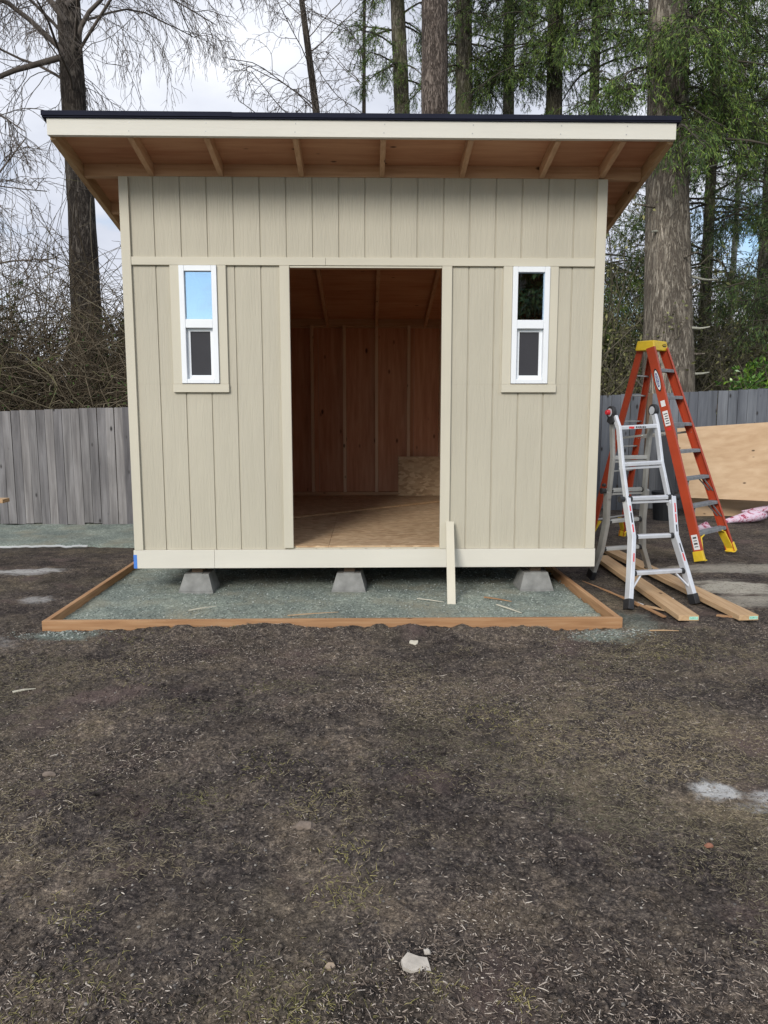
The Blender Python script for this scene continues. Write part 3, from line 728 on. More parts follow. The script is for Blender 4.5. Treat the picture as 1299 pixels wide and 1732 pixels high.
# concrete pier blocks
def pier(loc, rz, label):
    t = thing('pier_block', label, 'concrete block', loc, 'concrete pier blocks under the shed')
    bm = bmesh.new()
    def P(w_, z): return [(-w_, -w_, z), (w_, -w_, z), (w_, w_, z), (-w_, w_, z)]
    hexa(bm, P(.141, -.03) + P(.139, .012)); hexa(bm, P(.1385, .0125) + P(.098, .150))
    bx(bm, -.0445, .0445, -.0975, .0975, .1502, .1545)
    bmesh.ops.transform(bm, matrix=Matrix.Translation(loc) @ Matrix.Rotation(rz, 4, 'Z'), verts=bm.verts)
    obj('block_body', bm, MT['concrete'], t, .006)
names_ = {-1.38: 'left', -.135: 'middle', 1.40: 'right'}
for a, lab in ((-1.375, 'front'), (-.135, 'front'), (1.395, 'front')):
    pier((a, .105, .0), R(random.uniform(-4, 4)), {-1.375: 'grey concrete pier block under the shed front below the left window', -.135: 'grey concrete pier block under the shed front below the open doorway', 1.395: 'grey concrete pier block under the shed front nearest the ladders'}[a])
for a, nm in ((-1.38, 'left'), (-.135, 'middle'), (1.40, 'right')):
    for yy, rw in ((1.85, 'second row'), (3.60, 'rear row')):
        pier((a, yy, .0), R(random.uniform(-4, 4)), 'shaded concrete pier block in the %s of the %s line under the shed' % (rw, nm))

# things inside the shed
o = obj('osb_panel', hexa(bmesh.new(), [(.408, 3.56, .382), (1.30, 3.56, .382), (1.30, 3.575, .382), (.408, 3.575, .382), (.408, 3.632, .875), (1.30, 3.632, .875), (1.30, 3.648, .875), (.408, 3.648, .875)]), MT['osb'])
tag(o, 'strand board offcut leaning on the back wall inside the shed', 'board')
bm = bmesh.new(); bar(bm, (-1.05, 1.32, .391), (1.10, 3.1, .391), (0, 0, 1), .018, .085)
tag(obj('trim_board', bm, MT['plank_x'], None, .002), 'long pale trim board lying across the shed floor', 'board')
bm = bmesh.new(); bar(bm, (.655, -.425, -.005), (.676, -.052, .58), (1, 0, 0), .064, .019)
tag(obj('leaning_board', bm, MT['trim'], None, .002), 'short cream trim board leaning on the skirt beside the doorway', 'board')

# timber frame round the gravel
tf = thing('timber_frame', 'low orange timber frame around the teal gravel pad', 'timber frame', (0, -1, 0))
obj('front_timber', B((-2.187, 1.764, -1.052, -1.0135, -.03, .060)), MT['lumber_x'], tf, .003)
bm = bmesh.new(); bar(bm, (-2.168, -1.0125, .014), (-2.168, 4.0, .014), (1, 0, 0), .038, .089); obj('side_timber', bm, MT['lumber_y'], tf, .003)
bm = bmesh.new(); bar(bm, (1.742, -1.0125, .014), (1.590, 4.0, .014), (1, 0, 0), .038, .089); obj('side_timber', bm, MT['lumber_y'], tf, .003)
obj('rear_timber', B((-2.187, 1.61, 4.002, 4.04, -.03, .060)), MT['lumber_x'], tf, .003)

# lumber by the ladders
def lumber(a, b, wd, th, label, tagx):
    t = thing('lumber_board', label, 'board', a, 'long boards lying on the soil')
    bm = bmesh.new(); bar(bm, a, b, (0, 0, 1), th, wd); obj('board_body', bm, MT['plank_y'], t, .002)
    A, Bv = Vector(a), Vector(b); d = (A - Bv).normalized(); side = Vector((0, 0, 1)).cross(d)
    M = Matrix((side, Vector((0, 0, 1)), d)).transposed().to_4x4(); M.translation = A + d * .0012 + side * tagx
    bm = bmesh.new(); bx(bm, -.031, .031, -.011, .011, -.0008, .0004); bmesh.ops.transform(bm, matrix=M, verts=bm.verts)
    g2 = obj('end_tag', bm, MT['endtag'], t)
    M2 = M.copy(); M2.translation = A + d * .0022 + side * tagx
    text('tag_print', 'S-DRY 2', .015, M2, MT['greentext'], t)
lumber((2.250, -.985, .036), (2.31, 1.25, .030), .142, .038, 'orange brown board under the aluminium ladder, nearest the shed', .034)
lumber((2.672, -.985, .036), (2.50, 1.75, .030), .142, .038, 'orange brown board reaching farthest right beside the ladders', .034)
def sliver(name, a, b, wd, th, m, label, cat='wood scrap', grp='wood scraps lying by the boards'):
    bm = bmesh.new(); A, Bv = Vector(a), Vector(b); mid = (A + Bv) / 2 + Vector((0, 0, .004)) + (Bv - A).cross(Vector((0, 0, 1))).normalized() * (A - Bv).length * .02
    bar(bm, A, mid, (0, 0, 1), th, wd, th, wd * .8); bar(bm, mid, Bv, (0, 0, 1), th, wd * .8, th * .5, wd * .35)
    tag(obj(name, bm, MT[m]), label, cat, grp)
sliver('wood_sliver', (2.128, -.86, .012), (1.93, .0, .014), .030, .010, 'lumber_y', 'long orange splinter beside the left foot of the aluminium ladder')
sliver('wood_sliver', (2.05, -.55, .012), (1.86, .28, .014), .014, .008, 'lumber_y', 'thin reddish splinter lying behind the aluminium ladder foot')
sliver('wood_sliver', (1.90, -1.175, .006), (2.10, -1.185, .006), .010, .007, 'plank_x', 'thin pale lath lying on the soil in front of the boards')
sliver('wood_sliver', (2.52, -.83, .012), (2.645, -.93, .012), .032, .012, 'lumber_x', 'short orange offcut beside the end of the right board')
sliver('wood_sliver', (2.10, -.56, .012), (2.20, -.70, .012), .035, .010, 'plank_y', 'pale chip lying against the left long board')
sliver('wood_sliver', (2.34, -.42, .010), (2.40, -.33, .012), .04, .012, 'whitelab', 'small white offcut between the two long boards')
sliver('wood_sliver', (2.03, -.40, .010), (2.10, -.52, .012), .022, .008, 'whitelab', 'small white sliver between ladder foot and left board')
gg = 'pale laths lying on the gravel'
sliver('pale_lath', (.99, -.50, .014), (1.13, -.745, .014), .012, .007, 'trim', 'pale lath lying aslant on the gravel right of the leaning board', 'lath', gg)
sliver('pale_lath', (-.56, -.775, .014), (-.20, -.69, .014), .008, .005, 'plank_x', 'thin pale lath on the gravel below the doorway', 'lath', gg)
sliver('pale_lath', (.93, -.27, .014), (1.12, -.41, .014), .016, .008, 'lumber_x', 'orange brown lath on the gravel in front of the right block', 'lath', gg)
sliver('pale_lath', (.40, -.30, .014), (.60, -.42, .014), .008, .005, 'trim', 'pale lath touching the foot of the leaning board', 'lath', gg)
sliver('pale_lath', (-1.30, -.62, .014), (-1.12, -.5, .014), .010, .005, 'trim', 'short pale lath on the gravel in front of the left block', 'lath', gg)
sliver('pale_lath', (1.48, -.86, .014), (1.60, -.95, .014), .012, .006, 'whitelab', 'short white lath in the right front corner of the gravel', 'lath', gg)
sliver('pale_lath', (.62, -.93, .012), (.75, -.91, .012), .012, .006, 'whitelab', 'short white lath beside the front timber', 'lath', gg)

# stones, chips and leaves one can tell apart
def rock(name, loc, s, m, label, cat, flat=.35, rz=0, seed=0):
    bm = bmesh.new(); bmesh.ops.create_icosphere(bm, subdivisions=2, radius=1)
    for v in bm.verts:
        k = 1 + .38 * mnoise.noise(v.co * 1.3 + Vector((seed, 0, 0)))
        v.co = Vector((v.co.x * s[0] * k, v.co.y * s[1] * k, max(v.co.z, -.6) * s[2] * k))
    bmesh.ops.transform(bm, matrix=Matrix.Translation(loc) @ Matrix.Rotation(rz, 4, 'Z') @ Matrix.Rotation(R(-8), 4, 'X'), verts=bm.verts)
    tag(obj(name, bm, MT[m]), label, cat)
def gz(x, y): return float(ground_h(np.array([x]), np.array([y]))[0])
def scrap(name, loc, r, m, label, cat, seed, hgt=.012, pts=9, tilt=12):
    bm = bmesh.new(); rr = random.Random(seed); top = []; bot = []
    for i in range(pts):
        a = 6.283 * i / pts; k = r * rr.uniform(.6, 1.15)
        top.append(bm.verts.new((k * math.cos(a) * 1.15, k * math.sin(a) * .9, hgt + rr.uniform(-.002, .002)))); bot.append(bm.verts.new((k * math.cos(a) * 1.2, k * math.sin(a) * .95, 0)))
    bm.faces.new(top); bm.faces.new(bot[::-1])
    for i in range(pts): bm.faces.new((bot[i], bot[(i + 1) % pts], top[(i + 1) % pts], top[i]))
    bmesh.ops.transform(bm, matrix=Matrix.Translation(loc) @ Matrix.Rotation(R(tilt), 4, 'X'), verts=bm.verts)
    tag(obj(name, bm, MT[m]), label, cat)
scrap('flat_stone', (.145, -4.245, gz(.145, -4.24) + .006), .038, 'stone', 'pale broken flat stone lying nearest the camera', 'stone', 4)
rock('pebble', (.175, -4.20, gz(.185, -4.27) + .004), (.010, .009, .008), 'stone', 'small round pale pebble beside the flat stone', 'pebble', seed=3)
rock('stone', (-.214, -3.54, gz(-.214, -3.54) + .004), (.038, .026, .015), 'leafdry', 'brown flat stone in the grass in the middle of the yard', 'stone', seed=5)
rock('brick_chip', (1.196, -3.66, gz(1.196, -3.66) + .008), (.014, .011, .009), 'brick', 'small orange brick chip on the soil at the right', 'brick chip', seed=8)
scrap('wood_chip', (.312, -1.335, gz(.312, -1.33) + .006), .034, 'trim', 'pale wood chip lying just in front of the front timber', 'wood chip', 14, .008)
sliver('wood_sliver', (-1.86, -2.20, gz(-1.86, -2.2) + .006), (-1.77, -2.13, gz(-1.77, -2.13) + .006), .016, .006, 'trim', 'thin pale sliver lying on soil at the far left', 'wood scrap', 'slivers on the open soil')
rock('dark_stone', (-1.30, -3.11, gz(-1.30, -3.11) + .004), (.030, .018, .012), 'leafdry', 'dark brown clod on the soil at the left', 'stone', seed=15)
scrap('small_stone', (-.087, -4.235, gz(-.087, -4.235) + .004), .012, 'bitshade', 'small tan three cornered stone left of the flat stone', 'stone', 33, .008, 6)

# landscape fabric peeping out along the gravel path
g = np.random.default_rng(5)
px = np.linspace(-4.3, -3.15, 60); py = 2.44 + .05 * np.sin(px * 5) + .03 * gnoise(px, px * 0, 3, 50)
pz = ground_h(px, py) + .025 + .012 * gnoise(px, py, 6, 51)
V = np.concatenate([np.stack([px, py, pz - .015], 1), np.stack([px, py + .012, pz + .006], 1), np.stack([px, py + .022, pz + .004], 1)])
n = len(px); F = [[r_ * n + i, r_ * n + i + 1, (r_ + 1) * n + i + 1, (r_ + 1) * n + i] for r_ in (0, 1) for i in range(n - 1)]
o = npobj('landscape_fabric', V, F, MT['fabric'], smooth=True); o.modifiers.new('thickness', 'SOLIDIFY').thickness = .003
tag(o, 'white fabric edge sticking out of the gravel path by the left fence', 'fabric')

# ------------------------------------------------------------------ fences
def fence(name, label, x0, y0, x1, y1, ztop, mat, bw, zg, seed, posts):
    t = thing(name, label, 'fence', ((x0 + x1) / 2, (y0 + y1) / 2, 0)); rr = random.Random(seed)
    A, Bv = Vector((x0, y0, 0)), Vector((x1, y1, 0)); d = (Bv - A).normalized(); L = (Bv - A).length; nrm = Vector((-d.y, d.x, 0))
    bm = bmesh.new(); s = 0; i = 0
    while s < L:
        wd = bw * rr.uniform(.94, 1.04); c = A + d * (s + wd / 2); zt = ztop(c.x) + rr.uniform(-.006, .006); zb = zg(c.x, c.y) + rr.uniform(0, .035)
        yy = .0 if i % 2 else .004
        lean = rr.uniform(-.006, .006); off = nrm * (yy + rr.uniform(-.003, .003)); g_ = wd / 2 - rr.uniform(.001, .004)
        P = []
        for z, ll in ((zb, 0), (zt, lean)):
            for u, v in ((-g_, -.009), (g_, -.009), (g_, .009), (-g_, .009)): P.append(c + off + d * (u + ll) + nrm * v + Vector((0, 0, z)))
        hexa(bm, P); s += wd; i += 1
    obj('pickets', bm, mat, t, .0015)
    for zr in (.28, .80, 1.26):
        bm = bmesh.new(); bar(bm, A + nrm * .035 + Vector((0, 0, zr + ztop(x0) - 1.5)), Bv + nrm * .035 + Vector((0, 0, zr + ztop(x1) - 1.5)), (0, 0, 1), .085, .036); obj('rail', bm, MT['postw'], t)
    s = 1.0
    while s < L:
        c = A + d * s + nrm * .11; obj('post', B((c.x - .045, c.x + .045, c.y - .045, c.y + .045, -.3, ztop(c.x) - .03)), MT['postw'], t); s += 2.4
    return t
zb_left = lambda x, y: float(strip_z(np.array([float(x)]), np.array([4.58]))[0]) - .0
fence('picket_fence', 'weathered grey board fence left of the shed above teal gravel', -14, 4.62, 1.85, 4.60, lambda x: 1.502 + (x + 3.3) * .030 if x > -6 else 1.42, MT['fence'], .118, lambda x, y: zb_left(x, y) - .015, 3, 0)
fr2 = fence('picket_fence', 'blue grey board fence right of the shed behind the ladders', 1.9, 5.2, 13.5, 4.62, lambda x: 1.672 + (x - 3.4) * .040, MT['fence2'], .142, lambda x, y: -.02, 4, 0)
bm = B((4.055, 4.125, 4.92, 4.98, -.1, 1.70)); obj('front_post', bm, MT['postw'], fr2, .003)

# plywood leaning against the right fence
def sheet_lean(name, P0, P1, up, th, m, label, cat='plywood', up1=None):
    P0, P1, up = Vector(P0), Vector(P1), Vector(up); up1 = Vector(up1) if up1 else up; nn = (P1 - P0).cross(up).normalized() * th
    bm = hexa(bmesh.new(), [P0, P1, P1 - nn, P0 - nn, P0 + up, P1 + up1, P1 + up1 - nn, P0 + up - nn])
    tag(obj(name, bm, MT[m], None, .002), label, cat)
sheet_lean('plywood_sheet', (4.34, 4.26, .27), (6.72, 3.52, .23), (.04, .36, .94), .018, 'plysheet', 'large pale plywood sheet leaning on the right fence, uppermost', up1=(.04, .40, 1.17))
sheet_lean('plywood_sheet', (4.50, 4.36, -.02), (6.9, 4.62, -.02), (.0, .30, .55), .018, 'plysheet', 'plywood sheet standing on the soil beneath the larger leaning sheet')
sheet_lean('black_sheet', (4.15, 4.25, -.02), (4.31, 4.25, -.02), (-.06, .30, 1.20), .03, 'darkp', 'narrow black sheet standing upright beside the plywood', 'sheet')
# bucket
bk = thing('bucket', 'black bucket standing behind the ladders by the fence', 'bucket', (4.03, 4.05, 0))
bm = bmesh.new(); cyl(bm, (4.03, 4.05, -.03), (4.03, 4.05, .36), .14, .165, 20); obj('bucket_body', bm, MT['bucket'], bk, smooth=False)
bm = bmesh.new(); cyl(bm, (4.03, 4.05, .34), (4.03, 4.05, .375), .175, .175, 20); obj('rim', bm, MT['bucket'], bk)
# pink patterned cloth and its pale roll
def cloth(path, rad, m, label, name, cat, seed):
    P = np.array(path)[None]; g = np.random.default_rng(seed); V, F = tubes(P, np.array(rad)[None], 14)
    V = V + unit(V - V.mean(0)) * (.035 * gnoise(V[:, 0] + V[:, 2], V[:, 1], 9, seed) + .02 * gnoise(V[:, 0], V[:, 2] + V[:, 1], 22, seed + 1))[:, None]
    V[:, 2] = np.maximum(V[:, 2] * .8, -.03)
    o = npobj(name, V, F, MT[m], smooth=True); tag(o, label, cat)
cloth([(4.55, 3.60, .0), (4.62, 3.62, .02), (4.8, 3.68, .05), (5.0, 3.74, .08), (5.15, 3.8, .10), (5.3, 3.86, .08), (5.34, 3.9, .04)], [.01, .03, .05, .09, .11, .06, .01], 'pink', 'pink and red patterned cloth bundled on the soil in front of plywood', 'cloth_bundle', 'cloth', 61)
cloth([(4.02, 2.98, .0), (4.06, 2.98, .05), (4.12, 2.98, .08), (4.18, 3.0, .02), (4.3, 2.95, .02), (4.38, 2.95, .0)], [.01, .06, .07, .04, .05, .01], 'pink', 'crumpled pink cloth lying behind the orange ladder foot', 'crumpled_cloth', 'cloth', 71)
cloth([(5.20, 3.55, .06), (5.25, 3.55, .06), (5.6, 3.56, .07), (6.0, 3.6, .07), (6.05, 3.6, .07)], [.01, .05, .055, .055, .01], 'whitelab', 'pale grey rolled sheet at the right edge of the photo', 'rolled_sheet', 'roll', 81)
cloth([(5.10, 4.1, .12), (5.25, 4.1, .13), (5.5, 4.1, .17), (5.9, 4.1, .17), (6.0, 4.1, .1)], [.01, .04, .07, .07, .01], 'pink', 'pink cloth heap behind the pale rolled sheet', 'cloth_heap', 'cloth', 91)
# plank on a sawhorse, its end peeping in at the left edge
sh = thing('sawhorse', 'wooden sawhorse left of the yard carrying a plank', 'sawhorse', (-3.9, 1.0, 0))
obj('beam', B((-4.0, -3.9, .6, 1.5, .53, .619)), MT['stud_y'], sh, .002)
for yy in (.7, 1.4):
    for s in (-1, 1):
        bm = bmesh.new(); bar(bm, (-3.95 + s * .02, yy, .60), (-3.95 + s * .24, yy, -.05), (0, 1, 0), .07, .03); obj('leg', bm, MT['stud_z'], sh)
bm = B((-5.6, -3.338, .93, 1.07, .620, .655)); tag(obj('plank', bm, MT['plank_x'], None, .002), 'end of a pale plank jutting in at the left edge before the fence', 'plank')

# ------------------------------------------------------------------ ladders
def V3(*a): return Vector(a)
def bolt(bm, p, r=.012): bmesh.ops.create_icosphere(bm, subdivisions=1, radius=r, matrix=Matrix.Translation(p))
# aluminium multi-position ladder standing as an A
al = thing('aluminium_ladder', 'silver aluminium folding ladder standing open beside the shed corner', 'ladder', (2.26, 0, 0))
hl, hr = V3(1.955, -.05, 1.452), V3(2.315, .01, 1.468)
FL = [V3(1.958, -.601, .0), V3(1.998, -.500, .247), V3(2.030, -.405, .510), V3(2.005, -.318, .793), V3(1.975, -.243, 1.05), V3(1.972, -.145, 1.33), hl]
FR = [V3(2.528, -.440, .0), V3(2.470, -.371, .242), V3(2.400, -.300, .505), V3(2.402, -.201, .793), V3(2.345, -.127, 1.06), V3(2.333, -.034, 1.345), hr]
RL = [V3(1.985, .475, .0), V3(2.040, .378, .27), V3(2.050, .290, .525), V3(2.012, .17, .805), V3(1.995, .047, 1.085), V3(1.965, -.0, 1.33), hl]
RR = [V3(2.575, .625, .0), V3(2.440, .479, .275), V3(2.388, .366, .54), V3(2.360, .249, .81), V3(2.330, .142, 1.085), V3(2.318, .06, 1.33), hr]
wd = (FR[0] - FL[0]).normalized()
def path_bar(bm, pts, u, wu, wv):
    for a, b in zip(pts[:-1], pts[1:]):
        e = (b - a).normalized() * .004; bar(bm, a - e, b + e, u, wu, wv)
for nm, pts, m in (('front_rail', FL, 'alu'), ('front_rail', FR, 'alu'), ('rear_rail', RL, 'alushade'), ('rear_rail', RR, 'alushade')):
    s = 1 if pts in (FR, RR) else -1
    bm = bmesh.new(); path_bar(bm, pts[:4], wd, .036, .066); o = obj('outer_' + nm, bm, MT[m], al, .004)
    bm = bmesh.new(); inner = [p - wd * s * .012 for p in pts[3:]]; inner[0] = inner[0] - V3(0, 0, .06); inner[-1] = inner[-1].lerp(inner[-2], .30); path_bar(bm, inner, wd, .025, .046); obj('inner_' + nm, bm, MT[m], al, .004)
    bm = bmesh.new(); d = (pts[0] - pts[1]).normalized(); bar(bm, pts[0] - d * .075, pts[0] + d * .004, wd, .046, .078); obj('foot', bm, MT['blackp'], al, .004)
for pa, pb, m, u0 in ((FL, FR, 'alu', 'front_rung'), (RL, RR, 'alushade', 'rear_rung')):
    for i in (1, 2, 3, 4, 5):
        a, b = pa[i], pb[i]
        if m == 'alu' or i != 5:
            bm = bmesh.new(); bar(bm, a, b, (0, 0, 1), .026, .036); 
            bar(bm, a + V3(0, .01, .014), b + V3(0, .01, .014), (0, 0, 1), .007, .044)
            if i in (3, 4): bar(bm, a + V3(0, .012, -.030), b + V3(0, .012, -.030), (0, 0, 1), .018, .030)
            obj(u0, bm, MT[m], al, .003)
        if i <= 3:
            for p, s in ((a, 1), (b, -1)):
                bm = bmesh.new(); cyl(bm, p + wd * s * .014, p + wd * s * .044, .024, .022, 12); obj('rung_collar', bm, MT['blackp'], al)
# label on the top rung
p, q = FL[5], FR[5]; md = p + (q - p) * .33
bm = bmesh.new(); bar(bm, md + V3(0, -.020, .0) - wd * .027, md + V3(0, -.020, .0) + wd * .020, (0, 0, 1), .017, .0015); obj('red_label', bm, MT['red'], al)
md = p + (q - p) * .55
bm = bmesh.new()
for k in range(6): bar(bm, md + V3(0, -.021, 0) + wd * (k * .016 - .045), md + V3(0, -.021, 0) + wd * (k * .016 - .035), (0, 0, 1), .013 - .004 * (k % 2), .0015)
obj('dark_label', bm, MT['blackp'], al)
# stickers running along the rails
def rail_mark(a, b, t0, t1, wv, m, nm, off=-.035):
    bm = bmesh.new(); nf = Vector((-wd.y, wd.x, 0)) * off; bar(bm, a.lerp(b, t0) + nf, a.lerp(b, t1) + nf, wd, wv, .002); obj(nm, bm, MT[m], al)
for (a, b, mk) in ((FL[2], FL[3], ((.15, .35, 'red'), (.40, .66, 'blackp'), (.70, .84, 'red'))), (FR[2], FR[3], ((.12, .30, 'blackp'), (.36, .58, 'red'), (.62, .86, 'red'))), (FL[1], FL[2], ((.35, .58, 'red'),)), (FR[1], FR[2], ((.30, .52, 'red'), (.55, .8, 'blackp'))), (FR[3], FR[4], ((.10, .6, 'blackp'),))):
    for t0, t1, m in mk: rail_mark(a, b, t0, t1, .010, m, 'rail_sticker')
bmk = ((FL[1], FL[0]), (FR[1], FR[0]))
for (a, b), s in zip(bmk, (1, -1)):
    bm = bmesh.new(); bar(bm, a + wd * s * .09 - V3(0, 0, .015), a.lerp(b, .5) + wd * s * .012, wd, .012, .018); obj('foot_brace', bm, MT['alu'], al, .002)
# hinges with knobs
for h, s in ((hl, -1), (hr, 1)):
    c = h + V3(0, .02, .0)
    bm = bmesh.new(); cyl(bm, c - wd * .016, c + wd * .016, .050, .050, 20); [bar(bm, c, q_.lerp(c, -.0) , wd, .022, .05) for q_ in (c + V3(0, -.05, -.085), c + V3(0, .04, -.085))]; hg = obj('hinge', bm, MT['blackp'], al, .003)
    bm = bmesh.new(); cyl(bm, c - wd * .0195, c + wd * .0195, .032, .032, 16); obj('hinge_disc', bm, MT['alu'], hg)
    if s < 0:
        bm = bmesh.new(); cyl(bm, c - wd * .050, c - wd * .0225, .018, .023, 14); obj('knob', bm, MT['redknob'], al, .003)
for p, s in ((FL[3], -1), (FR[3], 1), (RL[3], -1)):
    bm = bmesh.new(); cyl(bm, p + wd * s * .019, p + wd * s * .062, .020, .026, 12); obj('lock_knob', bm, MT['blackp'], al, .002)
bm = bmesh.new(); cyl(bm, RL[3] - wd * .03 + V3(0, -.02, .05), RL[3] - wd * .055 + V3(0, -.02, .05), .014, .014, 10); obj('pull_pin', bm, MT['blackp'], al)

# orange fibreglass step ladder
ol = thing('step_ladder', 'tall orange step ladder with yellow top standing by the board fence', 'ladder', (3.0, 2.0, 0))
ow = V3(.744, .668, 0); on = V3(-.668, .744, 0)
G0, H0 = V3(3.284, 1.203, .0), V3(3.835, 1.698, .0)
G1, H1 = V3(2.825, 1.567, 2.085), V3(3.048, 1.772, 2.085)
GB0, HB0 = V3(2.46, 2.20, .0), V3(3.005, 2.685, -.01)
GB1, HB1 = V3(2.795, 1.762, 2.085), V3(2.985, 1.930, 2.085)
def chan(nm, a, b, wout, depth, s, m='orange'):
    """channel rail: web plus two flanges turned inward (s = side)"""
    d = (b - a).normalized(); u = ow; v = d.cross(u).normalized(); t = .006
    bm = bmesh.new(); bar(bm, a, b, u, t, depth)
    for k in (-1, 1): bar(bm, a + v * k * (depth / 2 - t / 2) + u * -s * wout / 2, b + v * k * (depth / 2 - t / 2) + u * -s * wout / 2, u, wout, t)
    return obj(nm, bm, MT[m], ol, .0015)
chan('front_rail', G0, G1, .032, .088, -1); chan('front_rail', H0, H1, .032, .088, 1)
chan('rear_rail', GB0, GB1, .028, .062, -1); chan('rear_rail', HB0, HB1, .028, .062, 1)
for i in range(7):
    z = .262 + i * .268; t = z / 2.085; a = G0.lerp(G1, t) + ow * .006; b = H0.lerp(H1, t) - ow * .006
    bm = bmesh.new(); bar(bm, a, b, on, .084, .010)
    bar(bm, a - on * .040 - V3(0, 0, .010), b - on * .040 - V3(0, 0, .010), (0, 0, 1), .028, .005)
    bar(bm, a + on * .040 - V3(0, 0, .010), b + on * .040 - V3(0, 0, .010), (0, 0, 1), .028, .005)
    for k in range(5): bar(bm, a + on * (k - 2) * .016 + V3(0, 0, .0065), b + on * (k - 2) * .016 + V3(0, 0, .0065), on, .005, .004)
    st = obj('step', bm, MT['aludull'], ol, .001)
    if i in (1, 2):
        bm = bmesh.new()
        for c, e, s in ((a, G0, 1), (b, H0, -1)):
            q = c + ow * s * .12 - V3(0, 0, .014); r_ = G0.lerp(G1, (z - .16) / 2.085) if s > 0 else H0.lerp(H1, (z - .16) / 2.085)
            bar(bm, q - on * .02, r_ - on * .02 + ow * s * .006, ow, .004, .014); bar(bm, q + on * .02 + ow * s * .03, r_ + on * .02 + ow * s * .006, ow, .004, .014)
        obj('step_brace', bm, MT['aludull'], ol)
# rear bars
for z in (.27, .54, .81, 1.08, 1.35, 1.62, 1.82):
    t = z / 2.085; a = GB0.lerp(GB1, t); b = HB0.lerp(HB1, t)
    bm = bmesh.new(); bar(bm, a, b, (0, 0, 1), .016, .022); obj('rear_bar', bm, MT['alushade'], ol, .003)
# spreaders
for a, b in ((G0.lerp(G1, .60), GB0.lerp(GB1, .56)), (H0.lerp(H1, .60), HB0.lerp(HB1, .56))):
    bm = bmesh.new(); bar(bm, a, b, (0, 0, 1), .022, .004); bolt(bm, a.lerp(b, .5)); obj('spreader', bm, MT['alushade'], ol)
# cap
cc = (G1 + H1 + GB1 + HB1) / 4
def capring(wx, wy, z): return [cc.xy.to_3d() + ow * sx_ * wx + on * sy_ * wy + V3(0, 0, z) for sx_, sy_ in ((-1, -1), (1, -1), (1, 1), (-1, 1))]
bm = bmesh.new(); hexa(bm, capring(.150, .105, 2.062) + capring(.136, .090, 2.160)); bmesh.ops.transform(bm, matrix=Matrix.Identity(4), verts=bm.verts)
cap = obj('top_cap', bm, MT['yellow'], ol, .010)
bm = bmesh.new()
for k in (-.08, 0, .08): bx(bm, -.02, .02, -.008, .008, 0, .003); bmesh.ops.transform(bm, matrix=Matrix.Translation(cc.xy.to_3d() + ow * k + V3(0, 0, 2.160)), verts=bm.verts[-8:])
obj('tool_slot', bm, MT['blackp'], cap)
Mcap = Matrix((ow, V3(0, 0, 1), -on)).transposed().to_4x4(); Mcap.translation = cc.xy.to_3d() - on * .1000 + V3(0, 0, 2.115)
bm = bmesh.new(); cyl(bm, V3(0, 0, -.002), V3(0, 0, .0015), .024, .024, 20); bmesh.ops.transform(bm, matrix=Mcap @ Matrix.Translation((.07, 0, 0)) @ Matrix.Diagonal((1.7, .6, 1, 1)), verts=bm.verts); obj('cap_badge', bm, MT['blackp'], cap)
text('cap_lettering', 'WERNER', .017, Mcap @ Matrix.Translation((.07, 0, .0022)), MT['yellow'], cap)
# feet: yellow boots and corner braces
for p, q, s in ((G0, G1, 1), (H0, H1, -1)):
    d = (q - p).normalized(); bm = bmesh.new(); bar(bm, p - d * .004, p + d * .095, ow, .046, .104, .040, .098)
    bar(bm, p + d * .0 + ow * s * .008 + V3(0, 0, .004), p + ow * s * .055 + V3(0, 0, .004), on, .10, .012)
    obj('boot', bm, MT['yellow'], ol, .004)
    t = .225 / 2.085; a = p.lerp(q, t)
    bm = bmesh.new(); bar(bm, a + ow * s * .14 + V3(0, 0, .015), a + ow * s * .075 - V3(0, 0, .01), on, .076, .012); bar(bm, a + ow * s * .075 - V3(0, 0, .01), p + d * .05 + ow * s * .024, on, .078, .014)
    obj('corner_brace', bm, MT['yellow'], ol, .003)
for p, q, s in ((GB0, GB1, 1), (HB0, HB1, -1)):
    d = (q - p).normalized(); bm = bmesh.new(); bar(bm, p - d * .004, p + d * .08, ow, .042, .080); obj('rear_boot', bm, MT['yellow'], ol, .004)
    a = p.lerp(q, .25 / 2.085); bm = bmesh.new(); bar(bm, a + ow * s * .12, p + d * .09 + ow * s * .01, on, .05, .010); obj('rear_corner_brace', bm, MT['yellow'], ol)
# labels on the left front rail
d = (G1 - G0).normalized(); nf = d.cross(ow).normalized(); nf = nf if nf.y < 0 else -nf
side_n = -ow
# the web faces left/outward, the flange faces the viewer; stickers sit on the broad web
vdir = d.cross(ow).normalized()
def websticker(nm, t, L, W, m, off=.0036, parent=None, oval=False):
    c = G0.lerp(G1, t) - ow * off; bm = bmesh.new()
    if oval:
        n_ = 20; ring = [bm.verts.new(c + d * L / 2 * math.cos(6.2832 * i / n_) + vdir * W / 2 * math.sin(6.2832 * i / n_)) for i in range(n_)]
        r2 = [bm.verts.new(v.co - ow * .001) for v in ring]; bm.faces.new(ring); bm.faces.new(r2)
        for i in range(n_): bm.faces.new((ring[i], ring[(i + 1) % n_], r2[(i + 1) % n_], r2[i]))
    else: bar(bm, c - d * L / 2, c + d * L / 2, ow, .001, W)
    return obj(nm, bm, MT[m], parent or ol), c
bd, c_ = websticker('oval_badge', .845, .235, .058, 'blackp', oval=True)
websticker('badge_face', .845, .20, .044, 'whitelab', .0046, bd, True)
websticker('badge_band', .845, .15, .028, 'blue', .0056, bd, True)
Mt = Matrix((-d, vdir if (-d).cross(vdir).dot(-ow) > 0 else -vdir, -ow)).transposed().to_4x4(); Mt.translation = c_ - ow * .0032
text('badge_lettering', 'WERNER', .028, Mt, MT['whitelab'], bd)
lb, _ = websticker('caution_label', .665, .15, .055, 'whitelab')
